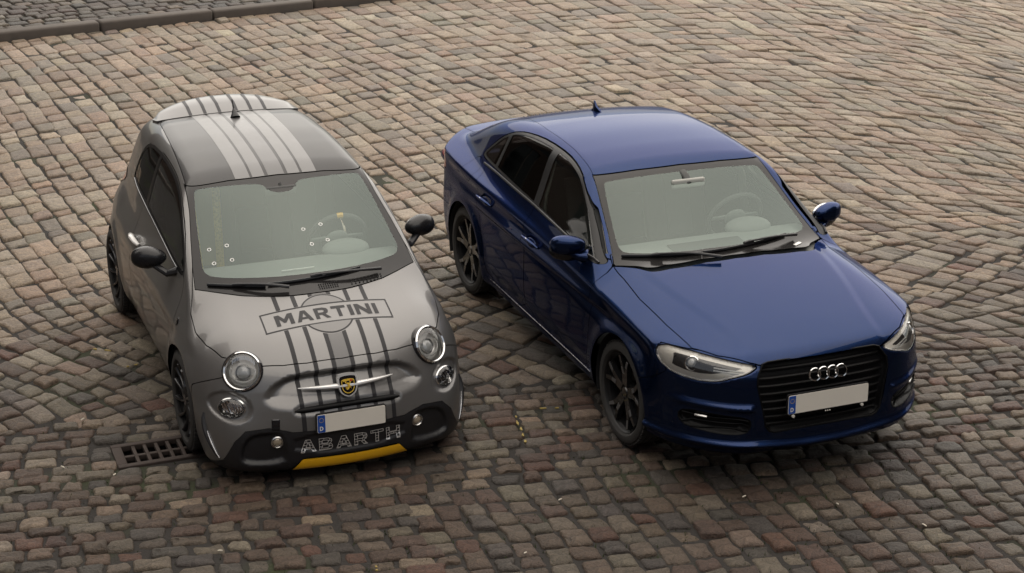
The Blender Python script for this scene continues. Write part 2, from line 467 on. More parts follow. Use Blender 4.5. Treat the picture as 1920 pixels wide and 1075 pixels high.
def sheet(name, F, P, T, material, parent, lift=0.0, rim=0.0, N=None):
    """a piece of the body skin as an object: outer skin (lifted along the normal) plus a rim folded inward"""
    if len(T) == 0: return None
    if N is None: N = normals(F, P)
    V = P + N*lift
    Q = np.zeros((0, 4), int); LN = N[T].reshape(-1, 3)
    if rim > 0:
        E = boundary_edges(T)
        u, inv = np.unique(E, return_inverse=True); inv = inv.reshape(-1, 2)
        W = V[u] - N[u]*rim
        a, b = E[:, 0], E[:, 1]
        Q = np.stack([b, a, inv[:, 0] + len(V), inv[:, 1] + len(V)], 1)
        fn = np.cross(V[a] - V[b], W[inv[:, 1]] - V[b]); fn /= np.maximum(np.linalg.norm(fn, axis=1), 1e-9)[:, None]
        LN = np.concatenate([LN, np.repeat(-fn, 4, 0)])
        V = np.concatenate([V, W])
    return fast_tris(name, V, T, Q, material, parent, LN)
def empty(name, loc=(0, 0, 0), rz=0.0, parent=None):
    o = bpy.data.objects.new(name, None); o.empty_display_size = .2; COL.objects.link(o)
    o.location = loc; o.rotation_euler = (0, 0, rz)
    if parent: o.parent = parent
    return o
def sheets(name, F, P, T, *a, **k):
    """like sheet, one object for each separate piece"""
    return [sheet(name, F, p, t, *a, **k) for p, t in components(P, T) if len(t) > 2]
def tag(o, label=None, cat=None, group=None, kind=None):
    if label: o['label'] = label
    if cat: o['category'] = cat
    if group: o['group'] = group
    if kind: o['kind'] = kind
    return o

class MB:
    """collects simple solids into one mesh"""
    def __init__(s): s.v = []; s.f = []
    def add(s, v, f):
        o = len(s.v); s.v += [tuple(x) for x in v]; s.f += [tuple(i + o for i in q) for q in f]; return s
    def box(s, c, d, R=None, bev=0.0):
        c = np.array(c, float); d = np.array(d, float)/2
        if bev <= 0:
            v = np.array([(x, y, z) for x in (-1, 1) for y in (-1, 1) for z in (-1, 1)])*d
            f = [(0,1,3,2),(4,6,7,5),(0,4,5,1),(2,3,7,6),(0,2,6,4),(1,5,7,3)]
        else:
            bm = bmesh.new(); bmesh.ops.create_cube(bm, size=2)
            for w in bm.verts: w.co = Vector((w.co.x*d[0], w.co.y*d[1], w.co.z*d[2]))
            bmesh.ops.bevel(bm, geom=list(bm.edges), offset=min(bev, .95*min(d)), segments=3, profile=.5, affect='EDGES')
            bm.verts.ensure_lookup_table(); bm.verts.index_update()
            v = np.array([tuple(w.co) for w in bm.verts]); f = [tuple(w.index for w in q.verts) for q in bm.faces]; bm.free()
        if R is not None: v = v @ np.array(R).T
        return s.add(v + c, f)
    def tube(s, pts, r, n=10, caps=True, flat=1.0, up=(0, 0, 1)):
        pts = np.array(pts, float); m = len(pts); r = np.broadcast_to(np.array(r, float), (m,))
        o = []; up = np.array(up, float)
        for i in range(m):
            t = pts[min(i+1, m-1)] - pts[max(i-1, 0)]; t /= np.linalg.norm(t)
            a = np.cross(t, up); 
            if np.linalg.norm(a) < 1e-4: a = np.cross(t, (1, 0, .01))
            a /= np.linalg.norm(a); b = np.cross(a, t)
            for k in range(n):
                w = 2*math.pi*k/n
                o.append(pts[i] + r[i]*(math.cos(w)*a + flat*math.sin(w)*b))
        f = [(i*n+k, i*n+(k+1) % n, (i+1)*n+(k+1) % n, (i+1)*n+k) for i in range(m-1) for k in range(n)]
        if caps: f += [tuple(range(n))[::-1], tuple((m-1)*n + k for k in range(n))]
        return s.add(o, f)
    def lathe(s, prof, n=48, c=(0, 0, 0), axis=None, closed=False):
        """profile [(r, h)] turned about the local h axis (default car Y)"""
        A = frame((0, 1, 0) if axis is None else axis); c = np.array(c, float)
        m = len(prof); o = []
        for r, h in prof:
            for k in range(n):
                w = 2*math.pi*k/n
                o.append(c + A[:, 0]*r*math.cos(w) + A[:, 1]*r*math.sin(w) + A[:, 2]*h)
        f = [(i*n+k, i*n+(k+1) % n, ((i+1) % m)*n+(k+1) % n, ((i+1) % m)*n+k) for i in range(m if closed else m-1) for k in range(n)]
        return s.add(o, f)
    def prism(s, poly, z0, z1, M=None):
        """2D polygon extruded; M maps (u,v,w) -> xyz as 3x4"""
        n = len(poly)
        v = [(p[0], p[1], z0) for p in poly] + [(p[0], p[1], z1) for p in poly]
        if M is not None:
            M = np.array(M, float); v = [M[:, :3] @ np.array(q) + M[:, 3] for q in v]
        f = [tuple(range(n))[::-1], tuple(range(n, 2*n))] + [(i, (i+1) % n, n+(i+1) % n, n+i) for i in range(n)]
        return s.add(v, f)
    def ellipsoid(s, c, r, n=24, m=14, R=None, zmin=-1.0):
        o = []; c = np.array(c, float)
        for i in range(m+1):
            ph = -math.pi/2 + math.pi*i/m
            for k in range(n):
                w = 2*math.pi*k/n
                p = np.array([r[0]*math.cos(ph)*math.cos(w), r[1]*math.cos(ph)*math.sin(w), r[2]*max(zmin, math.sin(ph))])
                o.append(c + (p if R is None else np.array(R) @ p))
        return s.add(o, [(i*n+k, i*n+(k+1) % n, (i+1)*n+(k+1) % n, (i+1)*n+k) for i in range(m) for k in range(n)])
    def build(s, name, material, parent=None, smooth=True, auto=35):
        o = raw_object(name, s.v, s.f, material, parent, smooth)
        me = o.data
        bm = bmesh.new(); bm.from_mesh(me)
        bmesh.ops.recalc_face_normals(bm, faces=list(bm.faces))
        for e in bm.edges:
            if len(e.link_faces) == 2 and e.calc_face_angle(0) > math.radians(auto): e.smooth = False
        bm.to_mesh(me); bm.free()
        return o
def frame(n, up=(0, 0, 1)):
    """columns: right, up, n"""
    n = np.array(n, float); n /= np.linalg.norm(n)
    a = np.cross(np.array(up, float), n)
    if np.linalg.norm(a) < 1e-4: a = np.cross((0, 1, 0), n)
    a /= np.linalg.norm(a); b = np.cross(n, a)
    return np.stack([a, b, n], 1)

GLYPH = {
 'M': (1.15, [[(0,0),(0,1),(.26,1),(.5,.56),(.74,1),(1,1),(1,0),(.77,0),(.77,.60),(.56,.22),(.44,.22),(.23,.60),(.23,0)]], []),
 'A': (1.05, [[(0,0),(.35,1),(.65,1),(1,0),(.75,0),(.68,.2),(.32,.2),(.25,0)]], [[(.385,.38),(.615,.38),(.5,.74)]]),
 'R': (.95, [[(0,0),(0,1),(.62,1),(.88,.90),(.95,.70),(.88,.48),(.70,.38),(1,0),(.70,0),(.46,.34),(.26,.34),(.26,0)]], [[(.26,.55),(.26,.80),(.58,.80),(.68,.68),(.58,.55)]]),
 'T': (.92, [[(.37,0),(.37,.77),(0,.77),(0,1),(1,1),(1,.77),(.63,.77),(.63,0)]], []),
 'I': (.27, [[(0,0),(0,1),(1,1),(1,0)]], []),
 'N': (1.0, [[(0,0),(0,1),(.27,1),(.75,.42),(.75,1),(1,1),(1,0),(.73,0),(.25,.58),(.25,0)]], []),
 'B': (.95, [[(0,0),(0,1),(.66,1),(.88,.9),(.92,.72),(.82,.54),(.95,.40),(.96,.2),(.85,.04),(.65,0)]], [[(.25,.2),(.25,.42),(.62,.42),(.7,.31),(.62,.2)], [(.25,.6),(.25,.8),(.58,.8),(.65,.7),(.58,.6)]]),
 'H': (1.0, [[(0,0),(0,1),(.26,1),(.26,.62),(.74,.62),(.74,1),(1,1),(1,0),(.74,0),(.74,.38),(.26,.38),(.26,0)]], []),
 'D': (.85, [[(0,0),(0,1),(.55,1),(.85,.86),(1,.62),(1,.38),(.85,.14),(.55,0)]], [[(.26,.2),(.26,.8),(.5,.8),(.68,.7),(.75,.5),(.68,.3),(.5,.2)]]),
}
def text_fields(txt, u, v, u0, v0, h, space=.16, stretch=1.0):
    """signed distance fields (one per letter) of block letters, baseline start (u0,v0), height h"""
    out = []; x = u0
    for ch in txt:
        w, outer, holes = GLYPH[ch]; w = w*h*stretch
        f = np.full(u.shape, 1e9)
        for po in outer: f = np.minimum(f, poly_sdf(u, v, [(x + p[0]*w, v0 + p[1]*h) for p in po]))
        for po in holes: f = np.maximum(f, -poly_sdf(u, v, [(x + p[0]*w, v0 + p[1]*h) for p in po]))
        out.append(f); x += w + space*h
    return out, x - space*h

def make_wheel(parent, name_loc, side, R, r_rim, width, kind, mats, steer=0.0):
    """wheel mesh = rim barrel; children tyre, rim face, brake disc. local axis: +Y outward"""
    W = MB(); hw = width/2
    W.lathe([(r_rim*.97, hw-.012), (r_rim, hw-.002), (r_rim, hw-.014), (r_rim*.93, hw-.03), (r_rim*.90, 0), (r_rim*.93, -hw+.02), (r_rim, -hw)], 56)
    w = W.build('wheel', mats['barrel'], parent)
    # tyre with rounded shoulders and tread blocks
    t = MB(); s = R - r_rim
    prof = [(r_rim-.004, hw-.016), (r_rim+.006, hw-.004), (r_rim+.25*s, hw+.008), (r_rim+.55*s, hw+.010), (r_rim+.82*s, hw+.002), (R-.006, hw-.014), (R-.001, hw-.03)]
    for gy in (.55, .18, -.18, -.55):
        prof += [(R, gy*hw+.006), (R-.007, gy*hw+.004), (R-.007, gy*hw-.004), (R, gy*hw-.006)]
    prof += [(R-.001, -hw+.03), (R-.006, -hw+.014), (r_rim+.6*s, -hw-.008), (r_rim, -hw+.01)]
    t.lathe(prof, 72)
    nb = 60
    for k in range(nb):                      # shoulder blocks
        a = 2*math.pi*k/nb
        for sy in (1, -1):
            cx, cz = (R-.004)*math.cos(a), (R-.004)*math.sin(a)
            Rm = np.array([[math.cos(a), 0, -math.sin(a)], [0, 1, 0], [math.sin(a), 0, math.cos(a)]])
            t.box((cx, sy*(hw-.022), cz), (.012, .034, 2*math.pi*R/nb*.62), Rm)
    t.build('tyre', mats['tyre'], w)
    d = MB(); d.lathe([(.05, -.005), (r_rim*.70, -.005), (r_rim*.70, .012), (.06, .012)], 40); d.build('brake_disc', mats['disc'], w)
    f = MB(); faces_ = []; r = w
    if kind == 'multi':
        n = 12
        for k in range(n):
            a0 = 2*math.pi*k/n
            P = []
            for i in range(7):
                q = i/6; r = .035 + (r_rim*.965 - .035)*q; a = a0 + .22*q*q
                P.append((r*math.cos(a), hw-.030 + .020*q - .018*math.sin(q*math.pi)*.6, r*math.sin(a)))
            f.tube(P, [.013, .0115, .010, .009, .009, .0105, .013], 8, flat=1.5, up=(0, 1, 0))
        f.lathe([(0, hw-.012), (.034, hw-.013), (.046, hw-.022), (.048, hw-.06)], 32)
        f.build('rim', mats['spoke'], w)
    else:
        n = 5
        for k in range(n):
            a0 = 2*math.pi*k/n + .31
            for sg in (-1, 1):               # two arms of each Y spoke, tapered bars
                pts = []
                for q, off, hh in ((.0, .12, -.022), (.35, .13, -.018), (.62, .16, -.012), (.96, .25, -.006)):
                    r = .045 + (r_rim*.965 - .045)*q; a = a0 + sg*off*(1.0 if q > 0 else 1.6)
                    pts.append((r, a, hw + hh))
                for i in range(3):
                    (r0, a1, h0), (r1, a2, h1) = pts[i], pts[i+1]
                    wd0 = .021 - .003*i; wd1 = .021 - .003*(i+1)
                    def q4(r, a, h, wd): 
                        c, s_ = math.cos(a), math.sin(a); tx, tz = -s_, c
                        return [(r*c + tx*wd, h, r*s_ + tz*wd), (r*c - tx*wd, h, r*s_ - tz*wd), (r*c - tx*wd*1.25, h-.035, r*s_ - tz*wd*1.25), (r*c + tx*wd*1.25, h-.035, r*s_ + tz*wd*1.25)]
                    v = q4(r0, a1, h0, wd0) + q4(r1, a2, h1, wd1)
                    f.add(v, [(0,1,5,4),(1,2,6,5),(2,3,7,6),(3,0,4,7),(0,3,2,1),(4,5,6,7)])
                    if (i == 2 and sg > 0) or (i == 1 and sg < 0):               # polished face on the outer arms
                        e = [np.array(x) for x in (v[0], v[1], v[5], v[4])]
                        cen = sum(e)/4; e2 = [cen + (x-cen)*np.array((.80, 1, .80)) + np.array((0, .0015, 0)) for x in e]
                        e3 = [x - np.array((0, .004, 0)) for x in e2]
                        faces_.append((e2 + e3, [(0,1,2,3),(0,4,5,1),(1,5,6,2),(2,6,7,3),(3,7,4,0)]))
        f.lathe([(0, hw-.020), (.030, hw-.020), (.034, hw-.028), (.070, hw-.034), (.075, hw-.07)], 32)
        for k in range(5):
            a = 2*math.pi*k/5; f.lathe([(0, hw-.024), (.009, hw-.024), (.010, hw-.04)], 10, (.052*math.cos(a), 0, .052*math.sin(a)))
        r = f.build('rim', mats['spoke'], w)
    for e, k in faces_: 
        o_ = MB(); o_.add(e, k); o_.build('polished_face', mats['polish'], r)
    w.location = name_loc
    w.rotation_euler = (0, 0, (0 if side > 0 else math.pi) + steer)
    return w
# ---------------------------------------------------------------- shared materials
M = {}
M['grey_paint'] = paint('grey_metallic_paint', (.175, .172, .170), .36, .6, .55)
M['dark_roof'] = paint('dark_grey_roof_paint', (.020, .0195, .020), .38, .2, .28)
M['blue_paint'] = paint('deep_blue_metallic_paint', (.0078, .021, .072), .27, .92, .38, .012, (.40, .44, .62))
M['decal_dark'] = mat('dark_grey_vinyl', (.022, .0215, .024), .45, spec=.28, noise=.08, nscale=30)
M['decal_mid'] = mat('mid_grey_vinyl', (.105, .103, .103), .36, .2, .3, noise=.05, nscale=30)
M['decal_light'] = mat('light_grey_vinyl', (.165, .163, .162), .38, .1, .15, noise=.05, nscale=30)
M['grille_black'] = mat('grille_black', (.004, .004, .0045), .45, spec=.15, noise=.1, nscale=20)
M['black_plastic'] = mat('black_plastic', (.010, .010, .012), .42, noise=.25, nscale=40, bump=.15, bscale=600)
M['frame_black'] = mat('black_window_trim', (.010, .010, .011), .38, spec=.35, noise=.15, nscale=20)
M['black_gloss'] = mat('black_gloss', (.007, .007, .009), .10, coat=.5, noise=.1, nscale=8)
M['rubber'] = mat('black_rubber', (.012, .012, .013), .75, noise=.3, nscale=60, bump=.2, bscale=500)
M['tyre'] = mat('tyre_rubber', (.030, .029, .028), .85, noise=.35, nscale=25, bump=.3, bscale=400)
M['chrome'] = mat('chrome', (.72, .72, .72), .10, 1.0, noise=.05, nscale=20)
M['satin_silver'] = mat('satin_silver', (.62, .61, .60), .28, 1.0, noise=.05, nscale=30)
M['white_trim'] = mat('white_gloss_trim', (.72, .71, .69), .2, coat=.5, noise=.03)
M['yellow'] = mat('yellow_paint', (.78, .42, .010), .30, coat=.5, noise=.08, nscale=15)
M['gold'] = mat('gold_enamel', (.75, .50, .06), .28, .2, coat=.5, noise=.1, nscale=60)
M['red'] = mat('red_enamel', (.5, .03, .02), .3, coat=.5, noise=.1)
M['plate_white'] = mat('plate_white', (.78, .745, .67), .38, noise=.04, nscale=12)
M['plate_blue'] = mat('plate_blue', (.012, .075, .36), .35, noise=.06, nscale=30)
M['frit'] = mat('black_glass_border', (.022, .021, .021), .10, spec=.3, noise=.1, nscale=20)
M['interior_dark'] = mat('dark_interior', (.085, .086, .084), .8, noise=.15, nscale=6)
M['interior_grey'] = mat('grey_interior', (.24, .25, .24), .85, noise=.1, nscale=5)
M['lining'] = mat('cabin_lining', (.025, .026, .026), .9, noise=.1, nscale=4)
M['headliner'] = mat('pale_headliner', (.42, .42, .39), .9, noise=.08, nscale=20)
M['seat_tan'] = mat('tan_seat_panel', (.36, .27, .12), .85, noise=.12, nscale=8)
M['lamp_silver'] = mat('lamp_reflector', (.62, .62, .62), .16, .95, noise=.1, nscale=40)
M['lamp_grey'] = mat('lamp_inner_bezel', (.74, .73, .70), .34, .15, noise=.1, nscale=40)
M['lamp_dark'] = mat('lamp_dark', (.05, .05, .052), .3, .3, noise=.1, nscale=40)
M['lamp_beige'] = mat('pale_lamp_body', (.84, .81, .74), .3, .1, noise=.06, nscale=30)
M['lamp_white'] = mat('daytime_light_strip', (.80, .80, .77), .25, noise=.03)
M['lens'] = mat('projector_lens', (.34, .35, .35), .04, .0, coat=1.0, noise=.1)
M['amber'] = mat('warm_fog_lens', (.40, .34, .26), .15, .3, coat=.8, noise=.2, nscale=80)
M['tail_red'] = mat('tail_lamp_red', (.30, .008, .012), .10, coat=1.0, noise=.1)
M['wheel_grey'] = mat('dark_grey_alloy', (.075, .076, .080), .32, .85, coat=.3, noise=.12, nscale=20)
M['wheel_black'] = mat('black_alloy', (.012, .012, .013), .25, .3, coat=.5, noise=.2, nscale=20)
M['polished'] = mat('polished_alloy', (.20, .205, .215), .34, .7, noise=.15, nscale=30)
M['barrel'] = mat('rim_barrel', (.02, .02, .021), .45, .6, noise=.2)
M['disc'] = mat('brake_disc', (.20, .19, .18), .4, .9, noise=.2, nscale=60)
M['screw'] = mat('white_screw_cap', (.62, .60, .55), .5, noise=.05)
M['clear_glass'] = glass('windscreen_glass', (.84, .90, .87), 1.15, .025, refl_col=(.87, 1.0, .945))
M['side_glass'] = glass('side_glass', (.60, .66, .62), 1.2, .0)
M['tint_glass'] = glass('tinted_glass', (.04, .04, .045), .55, .0)
M['lamp_glass'] = glass('lamp_cover', (.95, .95, .95), 1.0, .01)
M['facade'] = mat('dark_brick', (.085, .060, .048), .9, noise=.25, nscale=3, bump=.4, bscale=14)
M['facade_trim'] = mat('grey_stone_trim', (.14, .13, .12), .8, noise=.15, nscale=6)
M['dark_pane'] = mat('dark_window_pane', (.015, .018, .02), .05, noise=.1)
M['seat_grey'] = mat('seat_centre_cloth', (.17, .17, .165), .9, noise=.12, nscale=8)
M['badge_silver'] = mat('bright_badge_silver', (.66, .655, .645), .30, .45, coat=.6, noise=.04, nscale=30)
M['decal_disc'] = mat('pale_grey_vinyl', (.135, .132, .130), .36, .3, .4, noise=.05, nscale=30)
M['mirror_black'] = mat('satin_black_shell', (.010, .010, .012), .28, spec=.4, noise=.1, nscale=20)
# ---------------------------------------------------------------- grey hatchback
def on_side(field, y, s, lim=.30):
    return np.maximum(field, lim - s*y)
def take(mesh, g, gap=.003):
    """carve the region g<0 out of mesh -> (piece shrunk by gap, rest shrunk by gap)"""
    P, T = mesh
    inn, out = split(P, T, g(P))
    if gap > 0:
        inn, _ = split(inn[0], inn[1], g(inn[0]) + gap)
        _, out = split(out[0], out[1], g(out[0]) - gap)
    return inn, out
def sub(mesh, m):
    P, T = mesh
    return compact(P, T[m[T].all(1)])

def car_wipers(F, parent, blades, name='wiper'):
    """blades: list of (blade0, blade1, joint, pivot) in the y,z front view of the windscreen; x found on the glass"""
    def pt(y, z, lift):
        xs = np.linspace(.6, -1.2, 400); P = np.stack([xs, np.full(400, y), np.full(400, z)], 1)
        f = F(P); i = int(np.argmax(f < 0)); a, b = xs[i-1], xs[i]; t = f[i-1]/(f[i-1]-f[i])
        q = np.array([[a + (b-a)*t, y, z]]); return (q + normals(F, q)*lift)[0]
    for b0, b1, jt, pv in blades:
        w = MB()
        bl = [pt(b0[0] + (b1[0]-b0[0])*t, b0[1] + (b1[1]-b0[1])*t, .014) for t in np.linspace(0, 1, 9)]
        w.tube(bl, [.007]*9, 6, flat=1.4)
        o = w.build(name, M['black_plastic'], parent)
        r = MB(); r.tube([pt(b0[0] + (b1[0]-b0[0])*t, b0[1] + (b1[1]-b0[1])*t, .004) for t in np.linspace(0.01, .99, 9)], [.004]*9, 5)
        r.build('wiper_rubber', M['rubber'], o)
        a = MB()
        ar = [pt(jt[0] + (pv[0]-jt[0])*t, jt[1] + (pv[1]-jt[1])*t, .030 + .012*math.sin(t*math.pi)) for t in np.linspace(0, 1, 7)]
        a.tube(ar, [.008, .008, .009, .010, .011, .013, .014], 8, flat=.8)
        d = np.array(b1) - np.array(b0); d = d/np.linalg.norm(d)*.035
        a.tube([pt(jt[0]-d[0], jt[1]-d[1], .022), pt(*jt, .026), pt(jt[0]+d[0], jt[1]+d[1], .022)], [.009, .012, .009], 8)
        a.build('wiper_arm', M['black_plastic'], o)
def lining(F, mesh, parent, zcut, x0, x1, material, depth=.03):
    P, T = mesh
    k = (P[:, 2] > zcut) & (P[:, 0] < x1) & (P[:, 0] > x0)
    m = sub(mesh, k)
    if len(m[1]):
        N = normals(F, m[0]); Q = m[0] - N*depth
        fast_tris('interior_lining', Q, m[1][:, ::-1], np.zeros((0, 4), int), material, parent, -N[m[1][:, ::-1]].reshape(-1, 3))
def tuck(F, obs, depth=.035):
    """keep cabin pieces inside the body skin"""
    for o in obs:
        for ob in [o] + list(o.children):
            me = ob.data
            P = np.empty(len(me.vertices)*3, np.float32); me.vertices.foreach_get('co', P); P = P.reshape(-1, 3).astype(float)
            for _ in range(8):
                f = F(P) + depth; k = f > 0
                if not k.any(): break
                P[k] -= normals(F, P[k])*f[k][:, None]*.8
            me.vertices.foreach_set('co', P.astype(np.float32).ravel()); me.update()
def dash(parent, prof, hw, ny=24):
    ys = np.linspace(-hw, hw, ny); n = len(prof)
    g = MB(); g.add([(a, y, b) for y in ys for a, b in prof], [(i*n+k, i*n+(k+1) % n, (i+1)*n+(k+1) % n, (i+1)*n+k) for i in range(ny-1) for k in range(n)])
    return g.build('dashboard', M['interior_grey'], parent, auto=40)
def seat(parent, x, y, mat_main, mat_mid, name='seat', lean=.32, h=.62, w=.48):
    s = MB(); s.box((x, y, .50), (.50, w, .16), bev=.06); o = s.build(name, mat_main, parent)
    R = np.array([[math.cos(-lean), 0, math.sin(-lean)], [0, 1, 0], [-math.sin(-lean), 0, math.cos(-lean)]])
    b = MB(); b.box((x - .25 - h/2*math.sin(lean), y, .56 + h/2*math.cos(lean)), (.13, w*.96, h), R, bev=.055); b.build('seat_back', mat_main, o)
    c = MB(); c.box((x - .25 + .062 - (h*.47)*math.sin(lean), y, .58 + h*.47*math.cos(lean)), (.02, w*.40, h*.80), R, bev=.009); c.build('seat_panel', mat_mid, o)
    hd = MB(); hd.box((x - .25 - (h+.12)*math.sin(lean), y, .57 + (h+.12)*math.cos(lean)), (.10, .26, .17), R, bev=.045); hd.build('headrest', mat_main, o)
    return o
def steering(parent, c, tilt, r=.185, mark=None):
    n = np.array([-math.cos(tilt), 0, math.sin(tilt)]); A = frame(n); c = np.array(c)
    w = MB(); pts = [c + A[:, 0]*r*math.cos(t) + A[:, 1]*r*math.sin(t) for t in np.linspace(0, 2*math.pi, 41)]
    w.tube(pts, .016, 10, caps=False, up=n)
    o = w.build('steering_wheel', M['interior_dark'], parent)
    hb = MB(); hb.ellipsoid(c - n*.01, (.075, .065, .03), 20, 10, A)
    for a in (0, math.pi, -math.pi/2): hb.tube([c, c + (A[:, 0]*math.cos(a) + A[:, 1]*math.sin(a))*r], [.022, .014], 8, flat=.5, up=n)
    hb.build('steering_hub', M['interior_grey'], o)
    if mark:
        k = MB(); k.tube([c + A[:, 0]*r*math.cos(t) + A[:, 1]*r*math.sin(t) for t in np.linspace(math.pi/2-.10, math.pi/2+.10, 5)], .0185, 10, up=n); k.build('centre_mark', mark, o)
    return o
def plate(parent, x, z, w, h, tilt, screws=False):
    n = np.array([math.cos(tilt), 0, math.sin(tilt)]); A = frame(n)          # A0 = +y side? -> viewer's right
    Mx = np.concatenate([A, np.array([[x], [0], [z]])], 1)
    fr = MB(); fr.prism(rrect(w+.012, h+.012, .012), -.012, .002, Mx); o = fr.build('license_plate', M['black_plastic'], parent, auto=30)
    p = MB(); p.prism(rrect(w, h, .008), .002, .005, Mx); p.build('plate_face', M['plate_white'], o, auto=30)
    b = MB(); bw = .044; b.prism(rrect(bw, h-.004, .006, (-w/2 + bw/2 + .002, 0)), .005, .0062, Mx); bb = b.build('country_band', M['plate_blue'], o, auto=30)
    g = MB(); poly = [(-w/2 + .013 + p_[0]*.020, -h*.38 + p_[1]*.026) for p_ in GLYPH['D'][1][0]]
    hole = [(-w/2 + .013 + p_[0]*.020, -h*.38 + p_[1]*.026) for p_ in GLYPH['D'][2][0]]
    m = len(poly)
    # letter with counter, bridged into a ring of strips
    no = 24
    def resample(pg):
        pg = np.array(pg + [pg[0]]); L = np.r_[0, np.cumsum(np.linalg.norm(np.diff(pg, axis=0), axis=1))]
        t = np.linspace(0, L[-1], no, endpoint=False); return np.stack([np.interp(t, L, pg[:, 0]), np.interp(t, L, pg[:, 1])], 1)
    a, c = resample(poly), resample(hole)
    v = [Mx[:, :3] @ np.array((q[0], q[1], .0072)) + Mx[:, 3] for q in list(a) + list(c)]
    g.add(v, [(i, (i+1) % no, no + (i+1) % no, no + i) for i in range(no)])
    g.build('country_letter', M['plate_white'], bb)
    st = MB()
    for k in range(12):
        an = 2*math.pi*k/12; cx, cy = -w/2 + .024 + .0125*math.cos(an), h*.20 + .0125*math.sin(an)
        st.prism([(cx + (.0026 if i % 2 == 0 else .0011)*math.sin(2*math.pi*i/10), cy + (.0026 if i % 2 == 0 else .0011)*math.cos(2*math.pi*i/10)) for i in range(10)], .0062, .0072, Mx)
    tag(st.build('star_circle', M['gold'], bb), kind='stuff')
    if screws:
        for sx in (-1, 1):
            k = MB(); k.lathe([(0, .008), (.008, .008), (.0095, .004), (.0095, -.004)], 16, Mx[:, :3] @ np.array((sx*(w/2-.035), -h/2-.016, 0)) + Mx[:, 3], n); k.build('screw_cap', M['screw'], o)
    return o
def rrect(w, h, r, c=(0, 0), n=5):
    out = []
    for cx, cy, a0 in ((w/2-r, h/2-r, 0), (-w/2+r, h/2-r, 90), (-w/2+r, -h/2+r, 180), (w/2-r, -h/2+r, 270)):
        for i in range(n): a = math.radians(a0 + 90*i/(n-1)); out.append((c[0] + cx + r*math.cos(a), c[1] + cy + r*math.sin(a)))
    return out
def arch_liner(parent, x, z, r, y0, y1):
    for s in (-1, 1):
        l = MB(); n = 28
        o = []; 
        for yy in (s*y0, s*y1):
            for k in range(n+1):
                a = -.35 + (math.pi + .7)*k/n; o.append((x + r*math.cos(a), yy, z + r*math.sin(a)))
        f = [(k, k+1, n+2+k, n+1+k) for k in range(n)] + [tuple(range(n+1))]
        l.add(o, f); l.build('wheel_arch_liner', M['rubber'], parent)
def arch_cut(P, cx, cz, r):
    f = np.hypot(P[:, 0]-cx, P[:, 2]-cz) - r
    f = np.minimum(f, np.maximum(np.abs(P[:, 0]-cx) - r*.97, P[:, 2] - cz))      # open downwards
    return np.maximum(f, .42 - np.abs(P[:, 1]))

A_WSP = [(-.672,.938),(-.43,.921),(-.2,.917),(0,.919),(.2,.917),(.43,.921),(.672,.938),(.653,1.032),(.622,1.14),(.586,1.248),(.562,1.350),(.3,1.368),(0,1.374),(-.3,1.368),(-.562,1.350),(-.586,1.248),(-.622,1.14),(-.653,1.032)]
A_CLEAR = smooth_poly([(-.535,1.325),(-.50,1.346),(-.14,1.351),(-.095,1.335),(-.06,1.308),(.06,1.308),(.095,1.335),(.14,1.351),(.50,1.346),(.535,1.325),(.60,1.05),(.60,1.005),(.55,.988),(.25,.986),(0,.988),(-.25,.986),(-.55,.988),(-.60,1.005),(-.60,1.05)], 2)
A_ROOFP = [(-.72,.50),(-.775,.552),(-.80,.5555),(-1.0,.541),(-1.26,.524),(-1.7,.498),(-1.95,.482),(-2.06,.455),(-2.06,-.455),(-1.95,-.482),(-1.7,-.498),(-1.26,-.524),(-1.0,-.541),(-.80,-.5555),(-.775,-.552),(-.72,-.50)]
A_HOODP = [(-.30,.64),(-.10,.690),(-.003,.726),(.126,.729),(.266,.700),(.391,.642),(.47,.555),(.533,.446),(.569,.334),(.594,.2),(.606,0),(.594,-.2),(.569,-.334),(.533,-.446),(.47,-.555),(.391,-.642),(.266,-.700),(.126,-.729),(-.003,-.726),(-.10,-.690),(-.30,-.64)]
A_DLO = smooth_poly([(-2.075,1.055),(-2.055,1.13),(-2.01,1.22),(-1.92,1.30),(-1.78,1.352),(-1.45,1.376),(-1.2,1.372),(-1.009,1.356),(-.85,1.328),(-.693,1.282),(-.499,1.178),(-.341,1.067),(-.262,.985),(-.30,.962),(-.40,.968),(-1.2,1.022),(-1.9,1.048),(-2.04,1.043)], 1)
A_QWIN = smooth_poly([(-2.04,1.085),(-1.98,1.21),(-1.79,1.335),(-1.50,1.350),(-1.485,1.062),(-1.9,1.075)], 2)
A_DWIN = smooth_poly([(-1.425,1.352),(-1.09,1.345),(-.79,1.293),(-.50,1.125),(-.42,1.03),(-.50,1.005),(-.9,1.028),(-1.415,1.056)], 2)
A_DOOR = smooth_poly([(-.26,.235),(-.20,.5),(-.20,.80),(-.215,.93),(-.262,.978),(-.42,1.0),(-1.5,1.06),(-1.555,.98),(-1.61,.75),(-1.59,.55),(-1.55,.42),(-1.40,.235)], 1)
A_BLACKP = [(-.80,.0),(-.76,.115),(-.70,.165),(-.645,.285),(-.585,.348),(-.456,.365),(-.36,.345),(-.33,.335),(.33,.335),(.36,.345),(.456,.365),(.585,.348),(.645,.285),(.70,.165),(.76,.115),(.80,.0)]
A_BUMPP = [(.285,.0),(.30,.53),(.464,.617),(.56,.72),(1.2,.72),(1.2,.0)]

